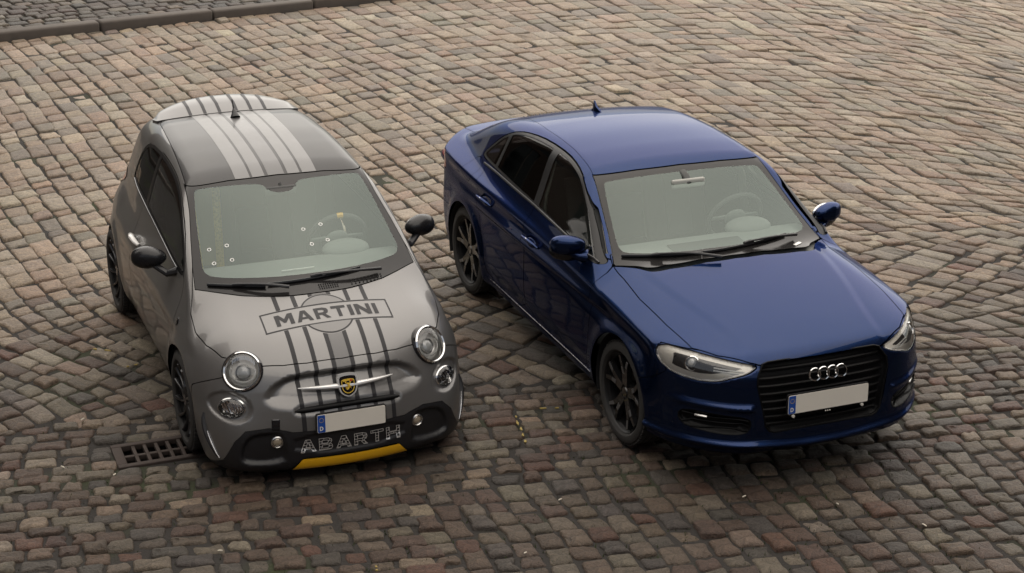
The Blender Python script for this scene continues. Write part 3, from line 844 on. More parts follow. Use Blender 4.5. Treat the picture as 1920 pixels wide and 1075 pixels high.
def build_hatch():
    F = F_hatch
    car = empty('hatchback_car', (HATCH_POSE[0], HATCH_POSE[1], 0), HATCH_POSE[2])
    tag(car, 'small grey hatchback with dark stripes, dark roof and yellow front lip, beside the drain grate', 'car')
    mesh = surface_nets(F, (-2.96, -.90, .04), (.84, .90, 1.54), .0125)
    full = mesh
    X = lambda P: P[:, 0]; Y = lambda P: P[:, 1]; Z = lambda P: P[:, 2]
    fws = lambda P: np.maximum(poly_sdf(Y(P), Z(P), A_WSP), -.95 - X(P))
    fclear = lambda P: poly_sdf(Y(P), Z(P), A_CLEAR)
    froof = lambda P: np.maximum(poly_sdf(X(P), Y(P), A_ROOFP), 1.2 - Z(P))
    fhood = lambda P: np.maximum(np.maximum(poly_sdf(X(P), Y(P), A_HOODP), .55 - Z(P)), -.25 - X(P))
    # wheel arches
    for cx in (0.0, -2.3):
        _, mesh = split(*mesh, arch_cut(mesh[0], cx, .298, .337))
    # lamps: circles about the axis of the lamp
    lamps = []
    for s in (-1, 1):
        c = np.array([[.505, s*.552, .655]]); c = snap(F, c); n = normals(F, c)[0]
        n = n*np.array([1, 1, .75]); n /= np.linalg.norm(n); lamps.append((c[0], n, s))
    def axis_dist(P, c, n):
        d = P - c; return np.linalg.norm(d - np.outer(d @ n, n), axis=1)
    for c, n, s in lamps:
        _, mesh = split(*mesh, np.maximum(axis_dist(mesh[0], c, n) - .117, np.linalg.norm(mesh[0]-c, axis=1) - .25))
    lows = []
    for s in (-1, 1):
        c = snap(F, np.array([[.56, s*.640, .468]])); n = normals(F, c)[0]; n = n*np.array([1, .8, .6]); n /= np.linalg.norm(n); lows.append((c[0], n, s))
    def low_field(P, c, n):
        A = frame(n); d = (P - c) @ A
        return np.maximum((np.hypot(d[:, 0]/.082, d[:, 1]/.058) - 1)*.06, np.abs(d[:, 2]) - .12)
    for c, n, s in lows:
        _, mesh = split(*mesh, low_field(mesh[0], c, n))
    ws, mesh = take(mesh, fws, .0018)
    roof, mesh = take(mesh, froof, .0018)
    hood, mesh = take(mesh, fhood, .0022)
    # side glass and frames
    glassy = []
    for s in (-1, 1):
        fd = lambda P: on_side(poly_sdf(X(P), Z(P), A_DLO), Y(P), s)
        dlo, mesh = take(mesh, fd, .001)
        base = lambda P: poly_sdf(X(P), Z(P), A_DLO) + .019
        fq = lambda P: np.maximum(base(P), X(P) + 1.492 - .02*(Z(P)-1.2)); fw = lambda P: np.maximum(base(P), -1.425 - X(P))
        q, dlo = take(dlo, fq, .001); w, dlo = take(dlo, fw, .001)
        glassy.append((s, q, w, dlo))
    rear_glass, mesh = take(mesh, lambda P: np.maximum(poly_sdf(Y(P), Z(P), smooth_poly([(-.50,1.02),(-.44,1.31),(.44,1.31),(.50,1.02)], 2)), X(P) + 2.2), .002)
    o = sheet('rear_window', F, *rear_glass, M['tint_glass'], car, 0, .008)
    # interior shell before the doors leave the body
    lining(F, mesh, car, .55, -2.6, .05, M['lining'])
    lining(F, roof, car, .55, -2.6, .05, M['headliner'])
    doors = []
    for s in (-1, 1):
        d, mesh = take(mesh, lambda P: on_side(np.minimum(poly_sdf(X(P), Z(P), A_DOOR), np.maximum(poly_sdf(X(P), Z(P), A_DLO) - .006, -1.462 - X(P))), Y(P), s), .002)
        doors.append((s, d))
    bump, mesh = take(mesh, lambda P: np.maximum(poly_sdf(X(P), Z(P), A_BUMPP), 0*X(P) - 1), .0025)
    black, bump = take(bump, lambda P: poly_sdf(Y(P), Z(P), A_BLACKP), .001)
    sills, mesh = take(mesh, lambda P: np.maximum(Z(P) - .205, np.maximum(X(P)-.0, -2.2 - X(P))), .0015)
    sheet('body_shell', F, *mesh, M['grey_paint'], car, 0, .014)
    ho = sheet('hood', F, *hood, M['grey_paint'], car, 0, .014)
    ro = sheet('roof', F, *roof, M['dark_roof'], car, 0, .010)
    bo = sheet('front_bumper', F, *bump, M['grey_paint'], car, 0, .014)
    bk = sheet('lower_bumper', F, *black, M['black_plastic'], car, .001, .014)
    ys = np.linspace(-.305, .305, 33); P = snap(F, np.stack([np.full(33, .70), ys, .452 + 0*ys], 1)); N = normals(F, P)
    sl = MB(); sl.tube(P - N*.004, [.020*min(1, ((.312 - abs(y))/.05)**.5) for y in ys], 14, flat=.45 if False else 1.0, up=(1, 0, .2)); v = np.array(sl.v); cz = np.repeat(P[:, 2], 14); v[:, 2] = cz + (v[:, 2] - cz)*.85; sl.v = [tuple(q) for q in v]
    sl.build('air_slit', M['grille_black'], bo)
    sheet('sill', F, *sills, M['black_plastic'], car, .002, .01)
    wpan, wfr = take(ws, fclear, 0)
    wo_ = sheet('windshield', F, *wpan, M['clear_glass'], car, 0, 0)
    sheet('windshield_border', F, *wfr, M['frit'], wo_, 0, .006)
    for s, d in doors:
        do = sheet('door', F, *d, M['grey_paint'], car, 0, .014)
        # handle: pale grip over a black pocket
        c = snap(F, np.array([[-1.46, s*.78, .80]])); n = normals(F, c)[0]; c = c[0]
        h = MB(); h.ellipsoid(c + n*.0, (.060, .008, .030), 20, 10, frame(n, (0, 0, 1))[:, [0, 2, 1]]); h.build('handle_pocket', M['black_gloss'], do)
        h = MB(); h.tube([c + np.array((.10, 0, .004)) + n*.004, c + np.array((.07, 0, .012)) + n*.022, c + np.array((0, 0, .016)) + n*.030, c + np.array((-.07, 0, .012)) + n*.022, c + np.array((-.10, 0, .004)) + n*.004], [.010, .016, .017, .016, .010], 10, flat=1.3, up=n)
        h.build('door_handle', M['white_trim'], do)
        # waist moulding under the glass
        ln = MB(); xs = np.linspace(-2.03, -.42, 30); P = np.stack([xs, np.full(30, s*.70), np.interp(xs, [-2.03,-1.9,-1.2,-.42], [1.058,1.047,1.018,.968])], 1); P = snap(F, P)
        ln.tube(P + normals(F, P)*.001, .005, 6); ln.build('waist_moulding', M['wheel_grey'], do)
    for s, q, w, fr in glassy:
        o = sheet('door_window', F, *w, M['side_glass'], car, -.004, 0)
        o2 = sheet('quarter_window', F, *q, M['tint_glass'], car, -.004, 0)
        sheet('window_frame', F, *fr, M['frame_black'], car, -.002, .012)
    # ---- vinyl: stripes and logo, cut from the skin itself
    def patch(src, field, name, material, parent, lift=.0012, levels=2, win=None):
        P, T = src
        if win is not None:
            k = win(P); T = T[k[T].any(1)]; P, T = compact(P, T)
        for _ in range(levels): P, T = refine(P, T)
        inn, _ = split(P, T, field(P))
        if len(inn[1]): return sheets(name, F, *inn, material, parent, lift, 0)
    SY = [(.264, .0125), (.158, .0125), (.055, .0125)]
    inlogo = lambda P: np.minimum(np.maximum(np.abs(Y(P)) - .385, np.abs(X(P) - .304) - .083), np.hypot(Y(P), X(P)-.306) - .160)
    for c, w in SY:
        for s in (-1, 1):
            band = lambda P: np.abs(Y(P) - s*c) - w
            patch(hood, lambda P: np.maximum(band(P), -inlogo(P)), 'hood_stripe', M['decal_dark'], ho, win=lambda P: np.abs(Y(P) - s*c) < .05)
            patch(bump, lambda P: np.maximum(band(P), .335 - Z(P)), 'bumper_stripe', M['decal_dark'], bo, win=lambda P: (np.abs(Y(P) - s*c) < .05) & (X(P) > .5))
    mid = lambda P: np.abs(Y(P)) - .0415
    patch(hood, lambda P: np.maximum(mid(P), -inlogo(P)), 'hood_stripe', M['decal_mid'], ho, win=lambda P: np.abs(Y(P)) < .08)
    patch(bump, lambda P: np.maximum(mid(P), .335 - Z(P)), 'bumper_stripe', M['decal_mid'], bo, win=lambda P: (np.abs(Y(P)) < .08) & (X(P) > .5))
    # round emblem ring, rectangle frame and lettering on the hood
    lw = lambda P: (np.abs(Y(P)) < .42) & (X(P) > .10) & (X(P) < .52)
    rect = lambda P: np.maximum(np.abs(Y(P)) - .380, np.abs(X(P) - .304) - .079)
    disc = lambda P: np.hypot(Y(P), X(P) - .306) - .155
    patch(hood, lambda P: np.maximum(np.maximum(rect(P), -(rect(P) + .009)), -1 + 0*X(P)), 'emblem_frame', M['decal_dark'], ho, win=lw)
    patch(hood, lambda P: np.maximum(np.maximum(disc(P), -(disc(P) + .009)), -rect(P)), 'emblem_ring', M['decal_dark'], ho, win=lw)
    patch(hood, lambda P: np.maximum(disc(P) + .009, -rect(P)), 'emblem_disc', M['decal_disc'], ho, win=lw)
    hP, hT = hood
    k = lw(hP); hP, hT = compact(hP, hT[k[hT].any(1)])
    for _ in range(3): hP, hT = refine(hP, hT)
    h = .088
    _, wtot = text_fields('MARTINI', np.zeros(1), np.zeros(1), 0, 0, h, .17, 1.05)
    fl, _ = text_fields('MARTINI', hP[:, 1], -hP[:, 0], -wtot/2, -.304 - h/2, h, .17, 1.05)
    for f in fl:
        inn, _ = split(hP, hT, f); sheet('emblem_letter', F, *inn, M['decal_dark'], ho, .0014, 0)
    # roof bands
    for lo, hi, mt in ((.166, .257, 'decal_light'), (.073, .150, 'decal_light'), (-.052, .052, 'decal_mid')):
        for s in ((-1, 1) if lo > 0 else (1,)):
            patch(roof, lambda P: np.maximum(lo - s*Y(P), s*Y(P) - hi), 'roof_stripe', M[mt], ro, levels=1, win=lambda P: (s*Y(P) > lo - .03) & (s*Y(P) < hi + .03))
    # ---- yellow lip, mesh lettering, fog lamps
    yl, _ = split(*black, poly_sdf(black[0][:, 1], black[0][:, 2], [(-.345,.100),(-.285,.172),(.285,.172),(.345,.100)]))
    yN = normals(F, yl[0]); sheet('front_lip', F, yl[0] + np.array([.012, 0, 0]), yl[1], M['yellow'], bk, 0, .02, N=yN)
    bP, bT = black
    k = (np.abs(bP[:, 1]) < .36) & (bP[:, 2] > .18) & (bP[:, 2] < .34) & (bP[:, 0] > .5)
    bP, bT = compact(bP, bT[k[bT].any(1)])
    for _ in range(3): bP, bT = refine(bP, bT)
    h = .074; _, wtot = text_fields('ABARTH', np.zeros(1), np.zeros(1), 0, 0, h, .22, 1.16)
    fl, _ = text_fields('ABARTH', bP[:, 1], bP[:, 2], -wtot/2, .208, h, .22, 1.16)
    u, v = bP[:, 1], bP[:, 2]
    row = np.floor(v/.0165); web = np.minimum(np.abs(v/.0165 - np.round(v/.0165))*.0165, np.abs((u + .016*(row % 2))/.032 - np.round((u + .016*(row % 2))/.032))*.032)
    for f in fl:
        inn, _ = split(bP, bT, np.maximum(f, np.minimum(-(f + .0030), web - .0013)))
        sheet('mesh_letter', F, *inn, M['badge_silver'], bk, .005, .004)
    for s in (-1, 1):
        c = snap(F, np.array([[.70, s*.418, .277]])); n = normals(F, c)[0]; n = n*np.array((1, .6, .4)); n /= np.linalg.norm(n); c = c[0]
        g = MB(); g.lathe([(.036, -.01), (.036, .012), (.030, .016), (.026, .010)], 32, c, n); fo = g.build('fog_lamp', M['satin_silver'], bk)
        g = MB(); g.lathe([(0, .016), (.012, .015), (.022, .011), (.027, .004)], 28, c, n); g.build('fog_lens', M['amber'], fo)
    c = snap(F, np.array([[.69, -.42, .385]])); n = normals(F, c)[0]
    t = MB(); t.box(c[0] + n*.002, (.046, .062, .014), frame(n), bev=.006); t.build('tow_eye_cover', M['black_gloss'], bo)
    for s in (-1, 1):                        # slot and bright fin at the corner of the bumper
        zz = np.linspace(.40, .17, 9); P = snap(F, np.stack([.42 + .14*np.linspace(0, 1, 9)**1.5, np.full(9, s*.755), zz], 1)); N = normals(F, P)
        g = MB(); g.tube(P + N*.001, [.006, .014, .018, .020, .020, .018, .015, .010, .005], 8, flat=.5); g.build('corner_slot', M['black_plastic'], bo)
        P2 = P + np.array((.022, 0, -.004)); P2 = snap(F, P2); g = MB(); g.tube((P2 + normals(F, P2)*.005)[3:], [.004, .006, .007, .007, .005, .003], 8); g.build('corner_fin', M['satin_silver'], bo)
    # ---- headlamps
    for c, n, s in lamps:
        A = frame(n)
        g = MB(); g.lathe([(0.1177, -.03), (0.1182, 0.0044), (0.1121, 0.0133), (0.1077, 0.0133), (0.1055, -.01)], 56, c, n); hl = g.build('headlamp', M['black_gloss'], car)
        g = MB(); g.lathe([(0.1088, -0.0044), (0.1110, 0.0133), (0.1043, 0.0222), (0.0966, 0.0178), (0.0932, -0.0089)], 56, c, n); g.build('chrome_ring', M['chrome'], hl)
        g = MB(); g.lathe([(0.0955, -0.0044), (0.0888, -0.0222), (0.0666, -0.0377), (0, -0.0444)], 40, c, n); g.build('reflector', M['lamp_grey'], hl)
        # daytime light loop (flattened ring open at the top)
        a = np.linspace(math.radians(155), math.radians(385), 26)
        lp = [c + A @ np.array((0.0733*math.cos(t), 0.0555*math.sin(t) - 0.0067, -0.0111)) for t in a]
        g = MB(); g.tube(lp, .0065, 8, up=n); g.build('light_loop', M['lamp_white'], hl)
        g = MB(); g.ellipsoid(c - n*0.0244 + A @ np.array((0, -0.0044, 0)), (0.0400, 0.0400, 0.0244), 24, 12, A); g.build('projector_lens', M['lens'], hl)
        g = MB()
        g.lathe([(0.0400, -0.0333), (0.0466, -0.0155), (0.0433, -0.0089), (0.0400, -0.0133)], 32, c + A @ np.array((0, -0.0044, 0)), n); g.build('projector_ring', M['lamp_silver'], hl)
        g = MB()                              # ribbed eyelid at the top of the lamp
        for i in range(15):
            u = (i - 7)*0.0091; vv = math.sqrt(max(0.0910**2 - u*u, 0))
            g.box(c + A @ np.array((u, vv - 0.0133, -0.0111)), (0.0044, 0.0244, 0.0067), A)
        tag(g.build('ribbed_lid', M['lamp_silver'], hl), kind='stuff')
        g = MB(); g.lathe([(0.0999, 0.0133), (0.0932, 0.0233), (0.0777, 0.0344), (0.0533, 0.0433), (0.0244, 0.0483), (0, 0.0494)], 48, c, n); g.build('lamp_cover', M['lamp_glass'], hl)
    for c, n, s in lows:
        A = frame(n)
        E = lambda r, h, kx=.082, ky=.058: [c + A @ np.array((r*kx*math.cos(t), r*ky*math.sin(t), h)) for t in np.linspace(0, 2*math.pi, 41)[:-1]]
        def loft(rings, name, mt, par):
            g = MB(); v = [p for r in rings for p in r]; m = 40
            g.add(v, [(i*m+k, i*m+(k+1) % m, (i+1)*m+(k+1) % m, (i+1)*m+k) for i in range(len(rings)-1) for k in range(m)]); return g.build(name, mt, par)
        hl = loft([E(1.0, -.03), E(1.01, .004), E(.93, .010), E(.90, -.01)], 'running_lamp', M['lamp_silver'], car)
        loft([E(.92, -.004), E(.7, -.028), E(.3, -.038), E(.01, -.04)], 'reflector', M['lamp_silver'], hl)
        g = MB()
        for i in range(7): g.box(c + A @ np.array(((i-3)*.018, rng.uniform(-.006, .006), -.018)), (.010, .075 - .004*abs(i-3)**1.6, .008), A @ np.array([[math.cos(.5), -math.sin(.5), 0], [math.sin(.5), math.cos(.5), 0], [0, 0, 1]]))
        tag(g.build('reflector_facets', M['chrome'], hl), kind='stuff')
        loft([E(.95, .006), E(.8, .020), E(.5, .030), E(.02, .034)], 'lamp_cover', M['lamp_glass'], hl)
    # ---- badge and whisker bar
    bar = MB(); ys = np.linspace(-.275, .285, 25)
    bar.tube([(.690 - .62*(y*y) + .002, y, .566) for y in ys], [max(.003, .023*(1 - abs(y-.005)/.285)**.5) for y in ys], 10, flat=.75)
    br = bar.build('whisker_bar', M['badge_silver'], bo)
    n = np.array([.95, 0, .30]); n /= np.linalg.norm(n); Aq = frame(n); Mx = np.concatenate([Aq, np.array([[.700], [0], [.567]])], 1)
    sh = [(a_*1.1, b_*1.1) for a_, b_ in [(-.053,.056),(-.03,.062),(0,.064),(.03,.062),(.053,.056),(.052,.01),(.047,-.025),(.032,-.047),(0,-.062),(-.032,-.047),(-.047,-.025),(-.052,.01)]]
    sc = lambda k: [(a*k, b*k) for a, b in sh]
    g = MB(); g.prism(smooth_poly(sc(1.0), 1), -.02, .008, Mx); bd = g.build('badge', M['badge_silver'], bo, auto=30)
    g = MB(); g.prism([(a*.84, b*.84 - .003) for a, b in smooth_poly(sh, 1)], .008, .010, Mx); g.build('badge_field', M['black_gloss'], bd, auto=30)
    g = MB(); inner = np.array([(a*.66, b*.62 - .006) for a, b in smooth_poly(sh, 1)]); m = len(inner)
    v = [Mx[:, :3] @ np.array((*q, .0112)) + Mx[:, 3] for q in list(inner) + list(inner*.88 + np.array((0, -.0006)))]
    g.add(v, [(i, (i+1) % m, m+(i+1) % m, m+i) for i in range(m)]); g.build('badge_outline', M['gold'], bd)
    g = MB(); g.prism([(-.028,.022),(-.026,.034),(0,.038),(.026,.034),(.028,.022),(0,.026)], .010, .012, Mx); g.build('badge_banner', M['gold'], bd)
    g = MB()                                  # scorpion figure: body, claws, curled tail
    P2 = lambda u, w, d=.0125: Mx[:, :3] @ np.array((u, w, d)) + Mx[:, 3]
    g.tube([P2(-.004, .014), P2(.002, .004), P2(.004, -.008), P2(-.002, -.020), P2(-.010, -.022), P2(-.012, -.014)], [.005, .0075, .007, .005, .0035, .0025], 8, up=n)
    for s in (-1, 1):
        g.tube([P2(0, .008), P2(s*.012, .012), P2(s*.015, .019), P2(s*.009, .021)], [.003, .003, .004, .0015], 6, up=n)
        for q in (-.002, -.010): g.tube([P2(.002, q), P2(s*.012, q-.002), P2(s*.016, q-.009)], [.002, .0018, .001], 5, up=n)
    g.build('badge_scorpion', M['gold'], bd)
    g = MB(); g.prism([(.012,.024),(.012,.033),(.024,.031),(.025,.022)], .0121, .0128, Mx); g.build('badge_accent', M['red'], bd)
    plate(bo, .757, .381, .400, .108, .04)
    # ---- spoiler over the tailgate
    ys = np.linspace(-.50, .50, 41); prof = []
    v = []; 
    for y in ys:
        q = abs(y)/.50; xe = -2.315 + .16*q**3; ze = 1.470 - .070*q**2.2 - .05*max(0, q-.9)*10*q
        zr = float(A_ROOF(-2.02) - .085*y*y)
        v += [(-2.03, y*.98, zr + .004), (-2.14, y, .45*zr + .55*ze + .026), (xe + .02, y*1.0, ze + .030), (xe, y*1.0, ze + .024), (xe + .01, y*1.0, ze + .006), (-2.16, y, zr*.5 + ze*.5 - .02), (-2.05, y*.98, zr - .03)]
    g = MB(); m = 7
    g.add(v, [(i*m+k, i*m+(k+1) % m, (i+1)*m+(k+1) % m, (i+1)*m+k) for i in range(40) for k in range(m)] + [tuple(range(m)), tuple(40*m + k for k in range(m))])
    sp = g.build('roof_spoiler', M['grey_paint'], car, auto=40)
    for c in (-.258, -.158, -.058, .058, .158, .258):
        g = MB(); vv = []
        for dy in (-.011, .011):
            y = c + dy; q = abs(y)/.50; xe = -2.315 + .16*q**3; ze = 1.470 - .070*q**2.2; zr = float(A_ROOF(-2.02) - .085*y*y)
            vv += [(-2.035, y, zr + .0065), (-2.14, y, .45*zr + .55*ze + .0275), (xe + .02, y, ze + .0315), (xe - .001, y, ze + .024)]
        g.add(vv, [(0,1,5,4),(1,2,6,5),(2,3,7,6)]); g.build('spoiler_stripe', M['decal_dark'], sp)
    # ---- antenna, mirrors, side lamps
    g = MB(); g.tube([(-1.83, 0, 1.462), (-1.845, 0, 1.485), (-1.868, 0, 1.512)], [.034, .020, .007], 14, flat=1); an = g.build('antenna', M['black_plastic'], car)
    g = MB(); g.tube([(-1.862, 0, 1.505), (-1.905, 0, 1.565)], [.006, .0045], 8); g.build('antenna_mast', M['rubber'], an)
    for s in (-1, 1):
        R = frame((.86, s*.30, .12))
        def shell(k, zc):
            g = MB(); g.ellipsoid((0, 0, 0), (1, 1, 1), 32, 18); v = np.array(g.v); v = np.sign(v)*np.abs(v)**.85*np.array((.106, .068, .066))*k
            v[:, 1] *= 1 - .30*(-s*v[:, 0] > 0)*np.abs(v[:, 0])/.106; v[:, 2] *= np.where(v[:, 2] > 0, 1.15, .6); g.v = [tuple(q) for q in v @ R.T + np.array((-.540, s*.855, zc))]; return g
        mi = shell(1.0, 1.015).build('mirror', M['mirror_black'], car)
        g = MB(); g.ellipsoid((-.572, s*.850, 1.012), (.090, .052, .020), 24, 12, R); g.build('mirror_glass', M['chrome'], mi)
        g = MB(); g.tube([(-.50, s*.83, .975), (-.45, s*.765, .93), (-.41, s*.705, .955)], [.024, .026, .034], 10, flat=.8); g.build('mirror_stalk', M['black_plastic'], mi)
        c = snap(F, np.array([[-.13, s*.78, .745]])); n = normals(F, c)[0]
        g = MB(); g.ellipsoid(c[0], (.020, .026, .006), 16, 8, frame(n)); g.build('side_repeater', M['black_gloss'], car)
    # ---- wipers and cowl
    car_wipers(F, car, [((-.60,.955), (-.285,.948), (-.43,.952), (-.16,.935)), ((-.27,.955), (.30,.972), (.02,.968), (.42,.945))])
    cw = MB(); 
    for y0, y1 in ((.02, .13), (.22, .42)):
        for i in range(9):
            for j in range(3):
                y = y0 + (y1-y0)*i/8; q = snap(F, np.array([[.105 - .35*y*y - .016*j, y, .925 + .006*j]])); nn = normals(F, q)[0]; cw.box(q[0] + nn*.003, (.006, .007, .004), frame(nn))
    tag(cw.build('cowl_grille', M['rubber'], car), kind='stuff')
    # ---- cabin
    da = dash(car, [(.00,.89),(-.06,.925),(-.12,.950),(-.20,.958),(-.30,.958),(-.38,.952),(-.44,.935),(-.50,.88),(-.47,.70),(-.35,.55),(.0,.55)], .64)
    g = MB(); g.ellipsoid((-.44, .34, .955), (.10, .15, .06), 24, 12); g.build('instrument_hood', M['interior_grey'], da)
    g = MB(); g.tube([(-.16, -.14, .968), (-.155, 0, .970), (-.16, .06, .968)], .004, 6); g.build('dash_trim_line', M['white_trim'], da)
    tuck(F, [da])
    steering(car, (-.63, .34, .965), .42, .185, M['yellow'])
    seat(car, -1.12, -.34, M['interior_dark'], M['seat_tan']); seat(car, -1.12, .34, M['interior_dark'], M['seat_grey'])
    for dy in (-.07, .07):
        g = MB(); g.tube([(-1.27, -.34 + dy, .62), (-1.32, -.34 + dy*1.1, .90), (-1.42, -.34 + dy*1.3, 1.17)], [.026, .026, .026], 6, flat=.2, up=(1, 0, .3)); g.build('harness_strap', M['gold'], car)
    g = MB(); g.box((-1.95, 0, .62), (.45, 1.05, .20), bev=.06); g.box((-2.2, 0, .88), (.14, 1.05, .5), bev=.05); g.build('rear_bench', M['interior_dark'], car)
    g = MB(); g.box((-1.2, 0, .30), (2.4, 1.2, .03)); g.build('cabin_floor', M['interior_dark'], car)
    g = MB(); g.box((-.66, 0, 1.305), (.03, .20, .055), bev=.02); g.tube([(-.66, 0, 1.31), (-.68, 0, 1.345)], .01); g.build('inner_mirror', M['interior_dark'], car)
    g = MB(); g.box((-.80, .06, 1.30), (.02, .022, .05), bev=.006); g.build('hanging_tag', M['red'], car)
    for y, z in ((-.535,1.100),(-.430,1.115),(-.530,1.045),(-.425,1.058),(.045,1.155),(.160,1.165),(.065,1.095),(.170,1.102)):  # small white rings set on the windscreen
        P = np.array([[float(A_WS(z) - A_WSC(z)*y*y), y, z]]); P = snap(F, P); n = normals(F, P)[0]
        g = MB(); g.lathe([(.0125, .001), (.0125, -.003), (.0085, -.003), (.0085, .001)], 18, P[0], n, closed=True); g.build('white_ring', M['white_trim'], wo_)
    # ---- rear lamps and wheels
    for s in (-1, 1):
        tl, _ = split(*full, np.maximum(np.hypot((full[0][:, 1] - s*.60)/.07, (full[0][:, 2] - .86)/.12) - 1, full[0][:, 0] + 2.3))
        sheet('tail_lamp', F, *tl, M['tail_red'], car, .004, .01)
    arch_liner(car, 0, .298, .336, .45, .79); arch_liner(car, -2.3, .298, .336, .45, .79)
    wm = dict(barrel=M['barrel'], tyre=M['tyre'], disc=M['disc'], spoke=M['wheel_grey'], polish=M['polished'])
    for x in (0, -2.3):
        for s in (-1, 1):
            make_wheel(car, (x, s*.705, .298), s, .298, .226, .20, 'multi', wm)
    return car
# ---------------------------------------------------------------- blue saloon
B_WSP = [(-.726,.950),(-.62,.958),(-.443,.968),(-.2,.977),(0,.979),(.2,.977),(.443,.968),(.62,.958),(.726,.950),(.699,1.0),(.669,1.077),(.645,1.155),(.621,1.235),(.594,1.326),(.3,1.340),(0,1.345),(-.3,1.340),(-.594,1.326),(-.621,1.235),(-.645,1.155),(-.669,1.077),(-.699,1.0)]
B_CLEAR = smooth_poly([(-.560,1.290),(-.530,1.300),(-.3,1.314),(0,1.319),(.3,1.314),(.530,1.300),(.560,1.290),(.640,1.06),(.648,1.012),(.61,.999),(.35,1.000),(0,1.006),(-.35,1.000),(-.61,.999),(-.648,1.012),(-.640,1.06)], 2)
B_ROOFP = [(-.98,.52),(-1.04,.585),(-1.08,.588),(-1.2,.570),(-1.47,.545),(-1.95,.530),(-2.57,.470),(-2.66,.40),(-2.70,.0),(-2.66,-.40),(-2.57,-.470),(-1.95,-.530),(-1.47,-.545),(-1.2,-.570),(-1.08,-.588),(-1.04,-.585),(-.98,-.52)]
B_HOODP = [(-.60,.70),(-.46,.729),(-.294,.730),(-.03,.748),(.293,.734),(.546,.704),(.66,.60),(.755,.45),(.778,.40),(.786,.345),(.792,0),(.786,-.345),(.778,-.40),(.755,-.45),(.66,-.60),(.546,-.704),(.293,-.734),(-.03,-.748),(-.294,-.730),(-.46,-.729),(-.60,-.70)]
B_DLO = smooth_poly([(-.470,.958),(-.546,1.0),(-.705,1.1),(-.884,1.213),(-1.089,1.305),(-1.25,1.340),(-1.445,1.360),(-1.75,1.364),(-2.0,1.345),(-2.20,1.312),(-2.36,1.250),(-2.48,1.165),(-2.60,1.062),(-2.585,1.042),(-2.50,1.036),(-2.2,1.034),(-1.5,1.016),(-.8,.975),(-.50,.952)], 1)
B_WIN1 = smooth_poly([(-.555,1.000),(-.745,1.118),(-1.15,1.300),(-1.44,1.340),(-1.545,1.343),(-1.445,1.036),(-.95,1.008)], 2)
B_WIN2 = smooth_poly([(-1.63,1.345),(-1.80,1.343),(-2.12,1.305),(-2.235,1.268),(-2.255,1.06),(-2.20,1.054),(-1.545,1.040)], 2)
B_WIN3 = smooth_poly([(-2.30,1.248),(-2.335,1.238),(-2.535,1.078),(-2.50,1.064),(-2.33,1.060)], 1)
B_DOOR1 = smooth_poly([(-.55,.245),(-.45,.40),(-.43,.70),(-.40,.885),(-.42,.935),(-.50,.985),(-.9,1.04),(-1.497,1.06),(-1.49,.94),(-1.482,.60),(-1.475,.245)], 1)
B_DOOR2 = smooth_poly([(-1.476,.245),(-1.486,.60),(-1.491,.94),(-1.498,1.06),(-2.3,1.08),(-2.50,1.06),(-2.46,1.00),(-2.38,.90),(-2.33,.72),(-2.24,.50),(-2.18,.245)], 1)
B_BUMPP = [(.28,.0),(.29,.545),(.42,.600),(.50,.665),(.40,.80),(.60,.80),(.80,.80),(1.2,.80),(1.2,.0)]

